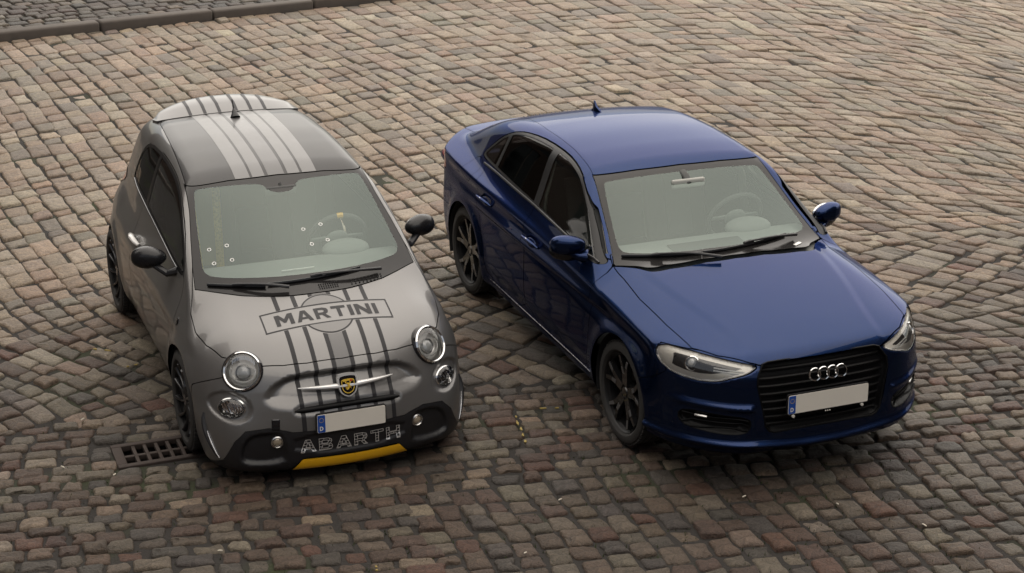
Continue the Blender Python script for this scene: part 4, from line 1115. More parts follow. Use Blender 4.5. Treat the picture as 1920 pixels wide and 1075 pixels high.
def build_sedan():
    F = F_sedan
    car = empty('sedan_car', (SEDAN_POSE[0], SEDAN_POSE[1], 0), SEDAN_POSE[2])
    tag(car, 'deep blue sedan with black grille and four rings, parked right of the grey hatchback', 'car')
    mesh = surface_nets(F, (-3.66, -1.0, .10), (.96, 1.0, 1.48), .0135)
    full = mesh
    X = lambda P: P[:, 0]; Y = lambda P: P[:, 1]; Z = lambda P: P[:, 2]
    for cx in (0.0, -2.637):
        _, mesh = split(*mesh, arch_cut(mesh[0], cx, .318, .366))
    fws = lambda P: np.maximum(poly_sdf(Y(P), Z(P), B_WSP), -1.25 - X(P))
    fhood = lambda P: np.maximum(np.maximum(poly_sdf(X(P), Y(P), B_HOODP), .68 - Z(P)), -.52 - X(P))
    ws, mesh = take(mesh, fws, .0025)
    heads = []
    for s in (-1, 1):
        hd, mesh = take(mesh, lambda P: np.maximum(poly_sdf(s*Y(P), Z(P), B_HEADP), .30 - X(P)), .0025); heads.append((s, hd))
    grille, mesh = take(mesh, lambda P: np.maximum(poly_sdf(Y(P), Z(P), B_GRILLEP), .5 - X(P)), .001)
    hood, mesh = take(mesh, fhood, .003)
    roof, mesh = take(mesh, lambda P: np.maximum(np.maximum(poly_sdf(X(P), Y(P), B_ROOFP), 1.15 - Z(P)), X(P)*0 - 1), .0015)
    rear, mesh = take(mesh, lambda P: np.maximum(poly_sdf(X(P), Y(P), smooth_poly([(-2.70,.42),(-3.08,.52),(-3.16,.50),(-3.18,0),(-3.16,-.50),(-3.08,-.52),(-2.70,-.42),(-2.73,0)], 1)), 1.0 - Z(P)), .002)
    sides = []
    for s in (-1, 1):
        dlo, mesh = take(mesh, lambda P: on_side(poly_sdf(X(P), Z(P), B_DLO), Y(P), s), .001)
        w = []
        base = lambda P: poly_sdf(X(P), Z(P), B_DLO) + .017
        bp = lambda P: X(P) + 1.455 + .27*(Z(P) - 1.04)            # middle pillar leans back
        cp = lambda P: X(P) + 2.265 - .03*(Z(P) - 1.04)
        for fn in (lambda P: np.maximum(base(P), -bp(P)), lambda P: np.maximum(np.maximum(base(P), bp(P) + .088), -cp(P)), lambda P: np.maximum(base(P), cp(P) + .045)):
            a, dlo = take(dlo, fn, .001); w.append(a)
        sides.append((s, w, dlo))
    lining(F, mesh, car, .55, -2.9, -.35, M['lining'])
    lining(F, roof, car, .55, -2.9, -.35, M['headliner'])
    doors = []
    for s in (-1, 1):
        for pg in (B_DOOR1, B_DOOR2):
            lim = (lambda P: -(X(P) + 1.499 + .27*(Z(P) - 1.04))) if pg is B_DOOR1 else (lambda P: X(P) + 1.499 + .27*(Z(P) - 1.04))
            d, mesh = take(mesh, lambda P: on_side(np.minimum(poly_sdf(X(P), Z(P), pg), np.maximum(np.maximum(poly_sdf(X(P), Z(P), B_DLO) - .003, lim(P)), 1.0 - Z(P))), Y(P), s), .002); doors.append((s, pg is B_DOOR1, d))
    bump, mesh = take(mesh, lambda P: poly_sdf(X(P), Z(P), B_BUMPP), .002)
    intakes = []
    for s in (-1, 1):
        it, bump = take(bump, lambda P: np.maximum(poly_sdf(s*Y(P), Z(P), B_INTAKEP), .35 - X(P)), 0); intakes.append((s, it))
    fuel, mesh = take(mesh, lambda P: on_side(poly_sdf(X(P), Z(P), smooth_poly([(-2.70,.885),(-2.72,.985),(-2.62,1.03),(-2.52,1.00),(-2.50,.90),(-2.60,.86)], 2)), Y(P), -1), .002)
    trunk, mesh = take(mesh, lambda P: np.maximum(np.maximum(poly_sdf(X(P), Y(P), [(-3.19,.58),(-3.70,.62),(-3.70,-.62),(-3.19,-.58)]), .72 - Z(P)), X(P)*0 - 1), .0025)
    tails = []
    for s in (-1, 1):
        tl, mesh = take(mesh, lambda P: np.maximum(np.maximum(np.abs(Z(P) - .865) - .070, X(P) + 3.14), .40 - s*Y(P)), .002); tails.append(tl)
    sheet('body_shell', F, *mesh, M['blue_paint'], car, 0, .014)
    ho = sheet('hood', F, *hood, M['blue_paint'], car, 0, .016)
    sheet('roof', F, *roof, M['blue_paint'], car, 0, .010)
    bo = sheet('front_bumper', F, *bump, M['blue_paint'], car, 0, .016)
    sheet('trunk_lid', F, *trunk, M['blue_paint'], car, 0, .014)
    sheet('fuel_door', F, *fuel, M['blue_paint'], car, 0, .012)
    for tl in tails: sheet('tail_lamp', F, *tl, M['tail_red'], car, 0, .01)
    rw = sheet('rear_window', F, *rear, M['tint_glass'], car, 0, .006)
    for i in range(26):
        y = -.40 + .80*i/25
        q = snap(F, np.array([[-2.70 + .03*abs(y), y, 1.27]])); 
        g = MB(); g.box(q[0] + np.array((0, 0, .004)), (.018, .006, .006)); g.build('window_edge_clip', M['black_plastic'], rw)
    wpan, wfr = take(ws, lambda P: poly_sdf(Y(P), Z(P), B_CLEAR), 0)
    wo_ = sheet('windshield', F, *wpan, M['clear_glass'], car, 0, 0)
    sheet('windshield_border', F, *wfr, M['frit'], wo_, 0, .006)
    for s, w, fr in sides:
        sheet('front_door_window', F, *w[0], M['side_glass'], car, -.003, 0)
        sheet('rear_door_window', F, *w[1], M['tint_glass'], car, -.003, 0)
        sheet('quarter_window', F, *w[2], M['tint_glass'], car, -.003, 0)
        sheet('window_frame', F, *fr, M['frame_black'], car, -.001, .012)
    for s, front, d in doors:
        do = sheet('front_door' if front else 'rear_door', F, *d, M['blue_paint'], car, 0, .014)
        hx, hz = (-1.33, .815) if front else (-2.20, .832)
        c = snap(F, np.array([[hx, s*.88, hz]])); n = normals(F, c)[0]; c = c[0]
        h = MB(); h.ellipsoid(c + n*.001, (.075, .007, .028), 20, 10, frame(n)[:, [0, 2, 1]]); h.build('handle_pocket', M['blue_paint'], do)
        h = MB(); h.tube([c + np.array((.11, 0, 0)) + n*.003, c + np.array((.085, 0, .010)) + n*.026, c + np.array((0, 0, .013)) + n*.036, c + np.array((-.085, 0, .010)) + n*.026, c + np.array((-.11, 0, 0)) + n*.003], [.009, .013, .014, .013, .009], 10, flat=1.2, up=n); hh = h.build('door_handle', M['blue_paint'], do)
        h = MB(); h.tube([c + np.array((.095, 0, .014)) + n*.024, c + np.array((0, 0, .020)) + n*.044, c + np.array((-.095, 0, .014)) + n*.024], .0042, 6, up=n); h.build('handle_strip', M['satin_silver'], hh)
    for s in (-1, 1):
        g = MB(); xs = np.linspace(-2.50, -.50, 40); P = snap(F, np.stack([xs, np.full(40, s*.80), np.interp(xs, [-2.5,-2.2,-1.5,-.8,-.5], [1.030,1.028,1.010,.972,.957])], 1))
        g.tube(P + normals(F, P)*.004, .009, 6); g.build('waist_moulding', M['black_plastic'], car)
        g = MB(); xs = np.linspace(-2.16, -.46, 24); P = snap(F, np.stack([xs, np.full(24, s*.86), np.full(24, .262)], 1)); g.tube(P + normals(F, P)*.001, .0026, 5); g.build('sill_line', M['satin_silver'], car)
    # ---- grille with bars, rings, plate
    gb = sheet('grille', F, *grille, M['grille_black'], car, -.014, 0)
    rim = np.array(B_GRILLEP); 
    P = np.stack([np.full(len(rim), .8), rim[:, 0]*.985, rim[:, 1]], 1)
    for _ in range(6): P[:, 0] -= (F(P)/1.0)*.9
    g = MB(); g.tube(np.concatenate([P, P[:1]]) + np.array((.002, 0, 0)), .006, 8, caps=False, up=(1, 0, 0)); g.build('grille_frame', M['grille_black'], gb)
    zs = [.705, .660, .615, .570, .525, .480, .435, .393]
    for z in zs:
        hw = float(np.interp(z, [.36,.395,.64,.69,.748], [.325,.37,.42,.415,.375])) - .012
        ys = np.linspace(-hw, hw, 23); P = np.stack([np.full(23, .8), ys, np.full(23, z)], 1)
        for _ in range(6): P[:, 0] -= F(P)*.9
        P[:, 0] -= .004 + .010*np.clip((np.abs(ys) - hw + .05)/.05, 0, 1)
        g = MB(); prof = [(.012, .006), (.004, .011), (-.014, .010), (-.014, -.010), (.004, -.008), (.012, -.003)]
        v = [(p[0] + a, p[1], p[2] + b) for p in P for a, b in prof]; m = len(prof)
        g.add(v, [(i*m+k, i*m+(k+1) % m, (i+1)*m+(k+1) % m, (i+1)*m+k) for i in range(22) for k in range(m)] + [tuple(range(m)), tuple(22*m + k for k in range(m))])
        g.build('grille_bar', M['grille_black'], gb)
    n = np.array([.97, 0, .25]); A = frame(n)
    for i, y in enumerate((-.0855, -.0285, .0285, .0855)):
        g = MB(); c = np.array((.862, y, .677)); g.lathe([(.0395, .004), (.0365, .009), (.0315, .008), (.030, .002), (.0315, -.006), (.0385, -.006)], 48, c - n*.0008*(i % 2), n, closed=True); g.build('emblem_ring', M['chrome'], gb)
    pl = plate(bo, .888, .526, .52, .110, .05, screws=True)
    g = MB()
    for k in (-1, 0, 1): g.ellipsoid((.893, k*.014, .455), (.004, .0045, .0045), 12, 8)
    tag(g.build('plate_dots', M['screw'], pl), kind='stuff')
    # ---- headlamps
    for s, hd in heads:
        hl = sheet('headlamp', F, *hd, M['lamp_glass'], car, 0, .0)
        N = normals(F, hd[0])
        inner, edge = split(*hd, poly_sdf(s*hd[0][:, 1], hd[0][:, 2], B_HEADP) + .006)
        sheet('lamp_rim', F, *edge, M['lamp_dark'], hl, -.004, .02)
        bowl, _ = split(*hd, poly_sdf(s*hd[0][:, 1], hd[0][:, 2], B_HEADP) + .004)
        sheet('lamp_housing', F, *bowl, M['lamp_beige'], hl, -.007, 0)
        fin = lambda P: poly_sdf(s*P[:, 1], P[:, 2], B_HEADP)
        dark, _ = split(*bowl, np.maximum(np.maximum(fin(bowl[0]) + .026, .475 - s*bowl[0][:, 1]), s*bowl[0][:, 1] - .800 + (bowl[0][:, 2] - .73)*.3))
        dark, _ = split(*dark, fin(dark[0]) + .026 + .014*sstep(.735, .70, dark[0][:, 2]))
        sheet('lamp_recess', F, *dark, M['lamp_dark'], hl, -.0055, 0)
        for zz, ya, yb in ((.742, .50, .655), (.722, .53, .655)):
            ys = np.linspace(ya, yb, 8); P = snap(F, np.stack([.86 - 1.0*np.maximum(ys-.40, 0)**1.4, s*ys, zz - (ys-ya)*-.02], 1)); g = MB(); g.tube(P - normals(F, P)*.005, .0045, 6); g.build('light_strip', M['lamp_white'], hl)
        c = snap(F, np.array([[.60, s*.725, .735]])); nn = normals(F, c)[0]*np.array((1, .75, .6)); nn /= np.linalg.norm(nn); c = c[0]
        g = MB(); g.lathe([(.040, -.03), (.043, -.004), (.038, -.001), (.033, -.008)], 36, c, nn); pr = g.build('projector_ring', M['chrome'], hl)
        g = MB(); g.ellipsoid(c - nn*.020, (.034, .034, .022), 24, 12, frame(nn)); g.build('projector_lens', M['lens'], pr)
    for s, it in intakes:
        io = sheet('side_intake', F, *it, M['grille_black'], bo, 0, 0)
        for z in (.385, .412, .440):
            ys = np.linspace(.48, .775, 12); P = np.stack([np.full(12, .66), s*ys, np.full(12, z)], 1); P = P + 0
            P = snap(F, np.stack([.86 - 1.0*np.maximum(ys-.40, 0)**1.5, s*ys, np.full(12, z)], 1)); g = MB(); g.tube(P + normals(F, P)*.006, .0045, 6); g.build('intake_bar', M['grille_black'], io)
        c = snap(F, np.array([[.69, s*.705, .445]])); nn = normals(F, c)[0]
        g = MB(); g.box(c[0] + nn*.012, (.075, .014, .018), frame(nn), bev=.004); g.build('fog_trim', M['satin_silver'], io)
    # ---- mirrors, antenna, wipers
    for s in (-1, 1):
        R = frame((.93, s*.33, .05))
        g = MB(); g.ellipsoid((0, 0, 0), (1, 1, 1), 36, 20)
        v = np.array(g.v); v = np.sign(v)*np.abs(v)**.72; v *= np.array((.110, .060, .058))
        v[:, 1] *= 1 - .28*(-s*v[:, 0]/.118 > 0)*np.abs(v[:, 0])/.118            # lower towards the outer end
        v[:, 2] *= np.where(v[:, 2] > 0, 1.15 - .35*np.abs(v[:, 0])/.118, .55)
        g.v = [tuple(q) for q in v @ R.T + np.array((-.690, s*.925, 1.028))]
        mi = g.build('mirror', M['blue_paint'], car)
        g = MB(); g.ellipsoid((-.697, s*.922, .992), (.116, .072, .030), 26, 12, R); g.build('mirror_underside', M['black_gloss'], mi)
        g = MB(); g.ellipsoid((-.735, s*.915, 1.022), (.104, .050, .022), 24, 12, R); g.build('mirror_glass', M['chrome'], mi)
        g = MB(); g.tube([(-.69, s*.90, .985), (-.665, s*.86, .958), (-.64, s*.81, .955)], [.040, .044, .058], 14, flat=.75); g.build('mirror_foot', M['blue_paint'], mi)
    zr = float(B_ROOF(-2.30))
    g = MB(); v = []
    for x, w, h in ((-2.22, .004, .006), (-2.26, .020, .018), (-2.31, .022, .030), (-2.345, .012, .062), (-2.362, .004, .064), (-2.365, .018, .006)):
        v += [(x, -w, zr - .010), (x, -w*.35, zr + h), (x, w*.35, zr + h), (x, w, zr - .010)]
    g.add(v, [(i*4+k, i*4+k+1, i*4+5+k, i*4+4+k) for i in range(5) for k in range(3)] + [(0,1,2,3),(20,23,22,21)]); g.build('antenna', M['blue_paint'], car)
    car_wipers(F, car, [((-.66,.985), (-.18,.988), (-.46,.985), (-.10,.975)), ((-.17,.989), (.46,1.000), (.16,.998), (.52,.985))])
    # ---- cabin
    da = dash(car, [(-.28,.89),(-.34,.93),(-.42,.962),(-.52,.975),(-.62,.978),(-.70,.97),(-.76,.95),(-.82,.90),(-.78,.70),(-.62,.55),(-.28,.55)], .70)
    g = MB(); g.ellipsoid((-.75, .37, .972), (.10, .16, .062), 24, 12); g.build('instrument_hood', M['interior_grey'], da)
    g = MB(); g.box((-.50, -.05, .984), (.16, .5, .006), bev=.002); g.build('dash_vent_panel', M['interior_dark'], da)
    tuck(F, [da])
    steering(car, (-.93, .37, .985), .42, .185)
    for y in (-.37, .37): seat(car, -1.45, y, M['interior_dark'], M['seat_grey'], h=.60)
    g = MB(); g.box((-2.25, 0, .58), (.5, 1.25, .2), bev=.06); g.box((-2.55, 0, .86), (.16, 1.25, .5), bev=.05); g.build('rear_bench', M['interior_dark'], car)
    g = MB(); g.box((-1.5, 0, .30), (2.6, 1.35, .03)); g.build('cabin_floor', M['interior_dark'], car)
    for s in (-1, 1):
        g = MB(); g.tube([(-1.56, s*.655, 1.29), (-1.50, s*.735, 1.08), (-1.48, s*.77, .80)], [.035, .04, .045], 8, flat=.5, up=(0, 1, 0)); tuck(F, [g.build('pillar_trim', M['headliner'], car)], .02)
        g = MB(); P = np.array([(-1.02, s*.575, 1.318), (-.80, s*.625, 1.20), (-.60, s*.675, 1.08), (-.50, s*.70, 1.01)]); g.tube(P - np.array((.03, 0, .025)), [.022, .024, .026, .028], 8); tuck(F, [g.build('windshield_pillar_trim', M['headliner'], car)], .02)
    g = MB(); g.box((-.90, .0, 1.262), (.028, .235, .060), bev=.02); im = g.build('inner_mirror', M['headliner'], car)
    g = MB(); g.tube([(-.985, 0, 1.318), (-.93, 0, 1.30), (-.885, 0, 1.265)], [.024, .026, .018], 10, flat=.5); g.build('mirror_mount', M['interior_dark'], im)
    c = snap(F, np.array([[-.35, .50, .973]])); nn = normals(F, c)[0]
    g = MB(); g.box(c[0] + nn*.003, (.07, .022, .003), frame(nn), bev=.001); g.build('windshield_tag', M['white_trim'], car)
    arch_liner(car, 0, .318, .365, .48, .86); arch_liner(car, -2.637, .318, .365, .48, .86)
    wm = dict(barrel=M['barrel'], tyre=M['tyre'], disc=M['disc'], spoke=M['wheel_black'], polish=M['polished'])
    for x, yy in ((0, .750), (-2.637, .740)):
        for s in (-1, 1):
            make_wheel(car, (x, s*yy, .318), s, .318, .243, .225, 'yspoke', wm)
    return car
# ---------------------------------------------------------------- cobbled street
def stone_material(name):
    m, n, l, b = nodes_of(name)
    at = n.new('ShaderNodeAttribute'); at.attribute_name = 'stone_colour'
    tc = n.new('ShaderNodeTexCoord')
    t1 = n.new('ShaderNodeTexNoise'); t1.inputs['Scale'].default_value = 14; t1.inputs['Detail'].default_value = 8; t1.inputs['Roughness'].default_value = .65
    t2 = n.new('ShaderNodeTexNoise'); t2.inputs['Scale'].default_value = 160; t2.inputs['Detail'].default_value = 4
    t3 = n.new('ShaderNodeTexNoise'); t3.inputs['Scale'].default_value = 48; t3.inputs['Detail'].default_value = 5; t3.inputs['Roughness'].default_value = .7
    for t in (t1, t2, t3): l.new(tc.outputs['Object'], t.inputs['Vector'])
    r1 = n.new('ShaderNodeMapRange'); r1.inputs['From Min'].default_value = .3; r1.inputs['From Max'].default_value = .7; r1.inputs['To Min'].default_value = .70; r1.inputs['To Max'].default_value = 1.25
    l.new(t1.outputs['Fac'], r1.inputs['Value'])
    r2 = n.new('ShaderNodeMapRange'); r2.inputs['From Min'].default_value = .3; r2.inputs['From Max'].default_value = .7; r2.inputs['To Min'].default_value = .70; r2.inputs['To Max'].default_value = 1.28
    l.new(t2.outputs['Fac'], r2.inputs['Value'])
    r4 = n.new('ShaderNodeMapRange'); r4.inputs['From Min'].default_value = .32; r4.inputs['From Max'].default_value = .68; r4.inputs['To Min'].default_value = .70; r4.inputs['To Max'].default_value = 1.30; l.new(t3.outputs['Fac'], r4.inputs['Value'])
    m0 = n.new('ShaderNodeMath'); m0.operation = 'MULTIPLY'; l.new(r4.outputs['Result'], m0.inputs[0]); l.new(r1.outputs['Result'], m0.inputs[1])
    mu = n.new('ShaderNodeMath'); mu.operation = 'MULTIPLY'; l.new(m0.outputs['Value'], mu.inputs[0]); l.new(r2.outputs['Result'], mu.inputs[1])
    mx = n.new('ShaderNodeVectorMath'); mx.operation = 'SCALE'; l.new(at.outputs['Color'], mx.inputs[0]); l.new(mu.outputs['Value'], mx.inputs['Scale'])
    l.new(mx.outputs['Vector'], b.inputs['Base Color'])
    b.inputs['Roughness'].default_value = .58; b.inputs['Specular IOR Level'].default_value = .45
    r3 = n.new('ShaderNodeMapRange'); r3.inputs['To Min'].default_value = .46; r3.inputs['To Max'].default_value = .74; l.new(t1.outputs['Fac'], r3.inputs['Value']); l.new(r3.outputs['Result'], b.inputs['Roughness'])
    ad = n.new('ShaderNodeMath'); ad.operation = 'MULTIPLY_ADD'; ad.inputs[1].default_value = .35; l.new(t2.outputs['Fac'], ad.inputs[0]); l.new(t1.outputs['Fac'], ad.inputs[2])
    a2 = n.new('ShaderNodeMath'); a2.operation = 'MULTIPLY_ADD'; a2.inputs[1].default_value = .75; l.new(t3.outputs['Fac'], a2.inputs[0]); l.new(ad.outputs['Value'], a2.inputs[2])
    bp = n.new('ShaderNodeBump'); bp.inputs['Strength'].default_value = 1.0; bp.inputs['Distance'].default_value = .022
    l.new(a2.outputs['Value'], bp.inputs['Height']); l.new(bp.outputs['Normal'], b.inputs['Normal'])
    return m
def joint_material():
    m, n, l, b = nodes_of('joint_sand')
    tc = n.new('ShaderNodeTexCoord')
    t1 = n.new('ShaderNodeTexNoise'); t1.inputs['Scale'].default_value = 1.3; t1.inputs['Detail'].default_value = 5
    t2 = n.new('ShaderNodeTexNoise'); t2.inputs['Scale'].default_value = 90; t2.inputs['Detail'].default_value = 5
    for t in (t1, t2): l.new(tc.outputs['Object'], t.inputs['Vector'])
    cr = n.new('ShaderNodeValToRGB'); cr.color_ramp.elements[0].position = .55; cr.color_ramp.elements[1].position = .68
    cr.color_ramp.elements[0].color = (.018, .0155, .0135, 1); cr.color_ramp.elements[1].color = (.022, .028, .009, 1)
    l.new(t1.outputs['Fac'], cr.inputs['Fac'])
    r = n.new('ShaderNodeMapRange'); r.inputs['To Min'].default_value = .5; r.inputs['To Max'].default_value = 1.6; l.new(t2.outputs['Fac'], r.inputs['Value'])
    v = n.new('ShaderNodeVectorMath'); v.operation = 'SCALE'; l.new(cr.outputs['Color'], v.inputs[0]); l.new(r.outputs['Result'], v.inputs['Scale']); l.new(v.outputs['Vector'], b.inputs['Base Color'])
    b.inputs['Roughness'].default_value = .95
    bp = n.new('ShaderNodeBump'); bp.inputs['Strength'].default_value = .8; bp.inputs['Distance'].default_value = .01; l.new(t2.outputs['Fac'], bp.inputs['Height']); l.new(bp.outputs['Normal'], b.inputs['Normal'])
    return m
GD = math.radians(13.0); GP = np.array((-1.87, 9.10))                 # gutter direction and a point of it (the drain)
G_S = np.array((math.cos(GD), math.sin(GD))); G_D = np.array((-math.sin(GD), math.cos(GD)))
KD = math.radians(30.8); KP = np.array((-4.26, 20.45))                # kerb direction, foot of the kerb
K_S = np.array((math.cos(KD), math.sin(KD))); K_D = np.array((-math.sin(KD), math.cos(KD)))
srng = np.random.default_rng(11)
def lin(c): return tuple(((x/255)/12.92 if x/255 <= .04045 else ((x/255 + .055)/1.055)**2.4) for x in c)
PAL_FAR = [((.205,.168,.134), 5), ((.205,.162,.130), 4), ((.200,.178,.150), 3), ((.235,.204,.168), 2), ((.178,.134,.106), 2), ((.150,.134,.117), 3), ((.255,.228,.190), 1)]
PAL_NEAR_SHADED = [((.105,.078,.062), 4), ((.118,.096,.078), 4), ((.095,.065,.054), 4), ((.130,.114,.095), 3), ((.078,.070,.066), 3), ((.110,.062,.048), 1.2), ((.165,.146,.120), 1)]  # redder near setts; part of their darkness is painted foreground shade
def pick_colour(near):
    a = PAL_NEAR_SHADED if srng.random() < near else PAL_FAR
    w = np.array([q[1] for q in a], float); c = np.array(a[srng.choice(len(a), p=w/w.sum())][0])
    return np.clip(np.array((1.05, .98, .875))*(1.06 - .42*near)*c*srng.normal(1, .11)*(1 + srng.normal(0, .018, 3)), .02, .6)  # nearness darkens the stone: foreground shade painted into its colour
def cobble(quad, gap, z0=0.0):
    """quad: four ground corners (ccw). returns verts, faces of one worn sett"""
    q = np.array(quad, float); c = q.mean(0)
    q = q + (c - q)/np.maximum(np.linalg.norm(c - q, axis=1), 1e-6)[:, None]*gap*.75
    q = q + srng.normal(0, .0075, q.shape)
    n = len(q); ring = []
    for i in range(n):
        a, b, d = q[i-1], q[i], q[(i+1) % n]
        r = srng.uniform(.008, .022)
        ea = (a-b)/np.linalg.norm(a-b); ed = (d-b)/np.linalg.norm(d-b)
        ra = min(r, .4*np.linalg.norm(a-b)); rd = min(r, .4*np.linalg.norm(d-b))
        ring += [b + ea*ra, b + (ea*ra + ed*rd)*.28, b + ed*rd]
        mid = (b + d)/2; nn = np.array((ed[1], -ed[0])); ring.append(mid + nn*srng.normal(0, .0065))
    ring = np.array(ring); m = len(ring)
    tilt = srng.normal(0, .022, 2); zo = z0 + srng.normal(0, .0055)
    zf = lambda P: zo + (P - c) @ tilt
    inner = c + (ring - c)*(1 - .010/np.maximum(np.linalg.norm(ring - c, axis=1), .03))[:, None]
    core = c + (ring - c)*.5 + srng.normal(0, .003, ring.shape)
    V = np.concatenate([np.c_[ring + (ring-c)*.03, np.full(m, z0 - .06)], np.c_[ring, zf(ring) - .011], np.c_[inner, zf(inner) - .0015], np.c_[core[::2], zf(core[::2]) + .001 + srng.normal(0, .0015, len(core[::2]))]])
    F = []
    for i in range(m):
        j = (i+1) % m
        F += [(i, j, m+j, m+i), (m+i, m+j, 2*m+j, 2*m+i)]
    h = m//2
    for i in range(h):
        a, b2, c2 = 2*m + 2*i, 2*m + (2*i+1) % m, 2*m + (2*i+2) % m
        F += [(a, b2, 3*m+i), (b2, c2, 3*m+(i+1) % h), (b2, 3*m+(i+1) % h, 3*m+i)]
    F.append(tuple(3*m + i for i in range(h)))
    return V, F
def course_angle(gx, d):
    """direction of the courses across the street (degrees), bending near the gutter"""
    base = -63 - 12*float(sstep(-2.0, 6.0, gx)) + 2*math.sin(d*.9 + gx*.35)
    mid, wd = bend(gx)
    return base + (27 + 4*min(3., max(0., gx)))*math.exp(-((d - mid)/wd)**2)
def bend(gx):
    return 1.35 + .15*max(0., min(4., gx)), .90 + .10*max(0., min(4., gx))
def street_cells():
    cells = []                                                        # (quad, nearness of palette)
    # --- courses across the street, from the gutter up to the kerb
    w = .180; curves = []
    for k in range(-56, 104):
        s = k*w + srng.normal(0, .006); d = .52; pts = []
        while True:
            g = GP + G_S*s + G_D*d
            kd = (g - KP) @ K_D
            pts.append((g[0], g[1], d))
            if kd > -.02 or d > 16: break
            a = math.radians(course_angle(g[0], d)) - GD
            d += .05; s += .05/math.tan(a)
        curves.append(np.array(pts))
    prev = None
    for c0, c1 in zip(curves[:-1], curves[1:]):
        L = min(len(c0), len(c1)); f = srng.uniform(0, 4)
        def at(c, x):
            i = int(min(max(x, 0), L-1.001)); t = x - i; return c[i, :2]*(1-t) + c[min(i+1, L-1), :2]*t
        def shift(x):
            """how far the cross joint climbs from this course to the next (in steps), so that the rows sweep in arcs"""
            i = max(0, min(L-1, int(x))); gx, d = c0[i, 0], c0[i, 2]
            ph = course_angle(gx, d); mid, wd = bend(gx)
            psi = float(np.interp(gx, [-6, -1, .5, 2.2, 4.5, 8], [42, 36, 26, 2, -30, -38]))
            k = math.exp(-((d - mid)/wd)**2); psi = psi*(1-k) + (ph + 92)*k
            th = math.radians(ph) - GD + math.pi; tx, ty = math.cos(th), math.sin(th); p = math.radians(psi) - GD
            return max(-3.5, min(3.5, w*math.sin(p)/max(.25, ty*math.cos(p) - tx*math.sin(p))*ty/.05))
        def target(x):
            return (.158 + .0165*min(c0[max(0, min(L-1, int(x))), 2], 11))/.0535
        if prev is None:
            marks = [-6.]
            while marks[-1] < L: marks.append(marks[-1] + target(marks[-1])*srng.uniform(.8, 1.2))
        else:
            marks = sorted(prev)
        while marks[0] > -5: marks.insert(0, marks[0] - target(0)*srng.uniform(.85, 1.15))
        while marks[-1] < L + 4: marks.append(marks[-1] + target(marks[-1])*srng.uniform(.85, 1.15))
        out = [marks[0]]
        for m in marks[1:]:
            g = m - out[-1]; tg = target(m)
            if g < .58*tg: continue
            if g > 1.5*tg: out.append(out[-1] + g*srng.uniform(.42, .58))
            out.append(m)
        marks = out
        for a, b in zip(marks[:-1], marks[1:]):
            if b < .8 or a > L - 2: continue
            b = min(b, L - 1.2)
            sa, sb = shift(a), shift(b); sk = srng.normal(0, .22)
            d = c0[max(0, min(L-1, int(a))), 2]
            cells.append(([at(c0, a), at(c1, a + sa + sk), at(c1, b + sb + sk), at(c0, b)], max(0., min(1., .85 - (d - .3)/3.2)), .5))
        prev = [m + shift(m) + srng.normal(0, .16)*target(m)*.8 for m in marks]
    # --- gutter rows and the near field
    def rows(d0, d1, h, ln, s0, s1, near):
        d = d0
        while d < d1 - .03:
            hh = h*srng.uniform(.86, 1.14); s = s0 + srng.uniform(0, ln)
            while s < s1:
                ww = ln*srng.uniform(.66, 1.28)
                wob = lambda x: .02*math.sin(x*1.7 + d*3)
                q = [GP + G_S*s + G_D*(d + wob(s)), GP + G_S*(s+ww) + G_D*(d + wob(s+ww)), GP + G_S*(s+ww) + G_D*(d + hh + wob(s+ww)), GP + G_S*s + G_D*(d + hh + wob(s))]
                cells.append((q, near, .5)); s += ww
            d += hh
    rows(-.78, .52, .1085, .180, -6, 12, .85)
    rows(-4.2, -.78, .114, .180, -6, 1.05, .9)
    s = 1.10
    while s < 11:
        ww = .147*srng.uniform(.9, 1.12); d = -.765 - srng.uniform(0, .03)
        while d > -5:
            ll = .158*srng.uniform(.74, 1.28); sk = .16
            P = lambda ss, dd: GP + G_S*(ss + sk*(-.8 - dd)*.35 + .02*math.sin(dd*4 + ss)) + G_D*dd
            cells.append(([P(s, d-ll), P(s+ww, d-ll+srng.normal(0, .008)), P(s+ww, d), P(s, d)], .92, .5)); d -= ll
        s += ww
    return cells
def px_area(q, z=0):
    """rough size of a ground quad in the picture (0 when out of frame)"""
    c = np.mean(q, 0)
    f = np.array((0, math.cos(CAM_PITCH), -math.sin(CAM_PITCH))); u = np.array((0, math.sin(CAM_PITCH), math.cos(CAM_PITCH)))
    d = np.array((c[0], c[1], z - CAM_H)); dz = d @ f
    if dz <= 0: return 0, 0, 0
    x = 960 + CAM_F*d[0]/dz; y = 537.5 - CAM_F*(d @ u)/dz
    e1 = np.linalg.norm(np.array(q[1]) - q[0]); e2 = np.linalg.norm(np.array(q[2]) - q[1])
    return e1*e2*(CAM_F/dz)**2*(CAM_H/np.linalg.norm(d)), x, y
def under_car(c):
    for pose, x0, x1, hw in ((HATCH_POSE, -2.75, .62, .62), (SEDAN_POSE, -3.4, .70, .70)):
        dx, dy = c[0] - pose[0], c[1] - pose[1]; ct, st = math.cos(pose[2]), math.sin(pose[2])
        u, v = ct*dx + st*dy, -st*dx + ct*dy
        if x0 < u < x1 and abs(v) < hw: return True
    return False
def colour_mesh(o, cols):
    a = o.data.color_attributes.new('stone_colour', 'FLOAT_COLOR', 'POINT')
    a.data.foreach_set('color', np.c_[cols, np.ones(len(cols))].astype(np.float32).ravel())
DR_C = np.array((-2.015, 9.140)); DR_A = math.radians(22.0); DR_L, DR_W = .66, .31
DR_S = np.array((math.cos(DR_A), math.sin(DR_A))); DR_D = np.array((-math.sin(DR_A), math.cos(DR_A)))
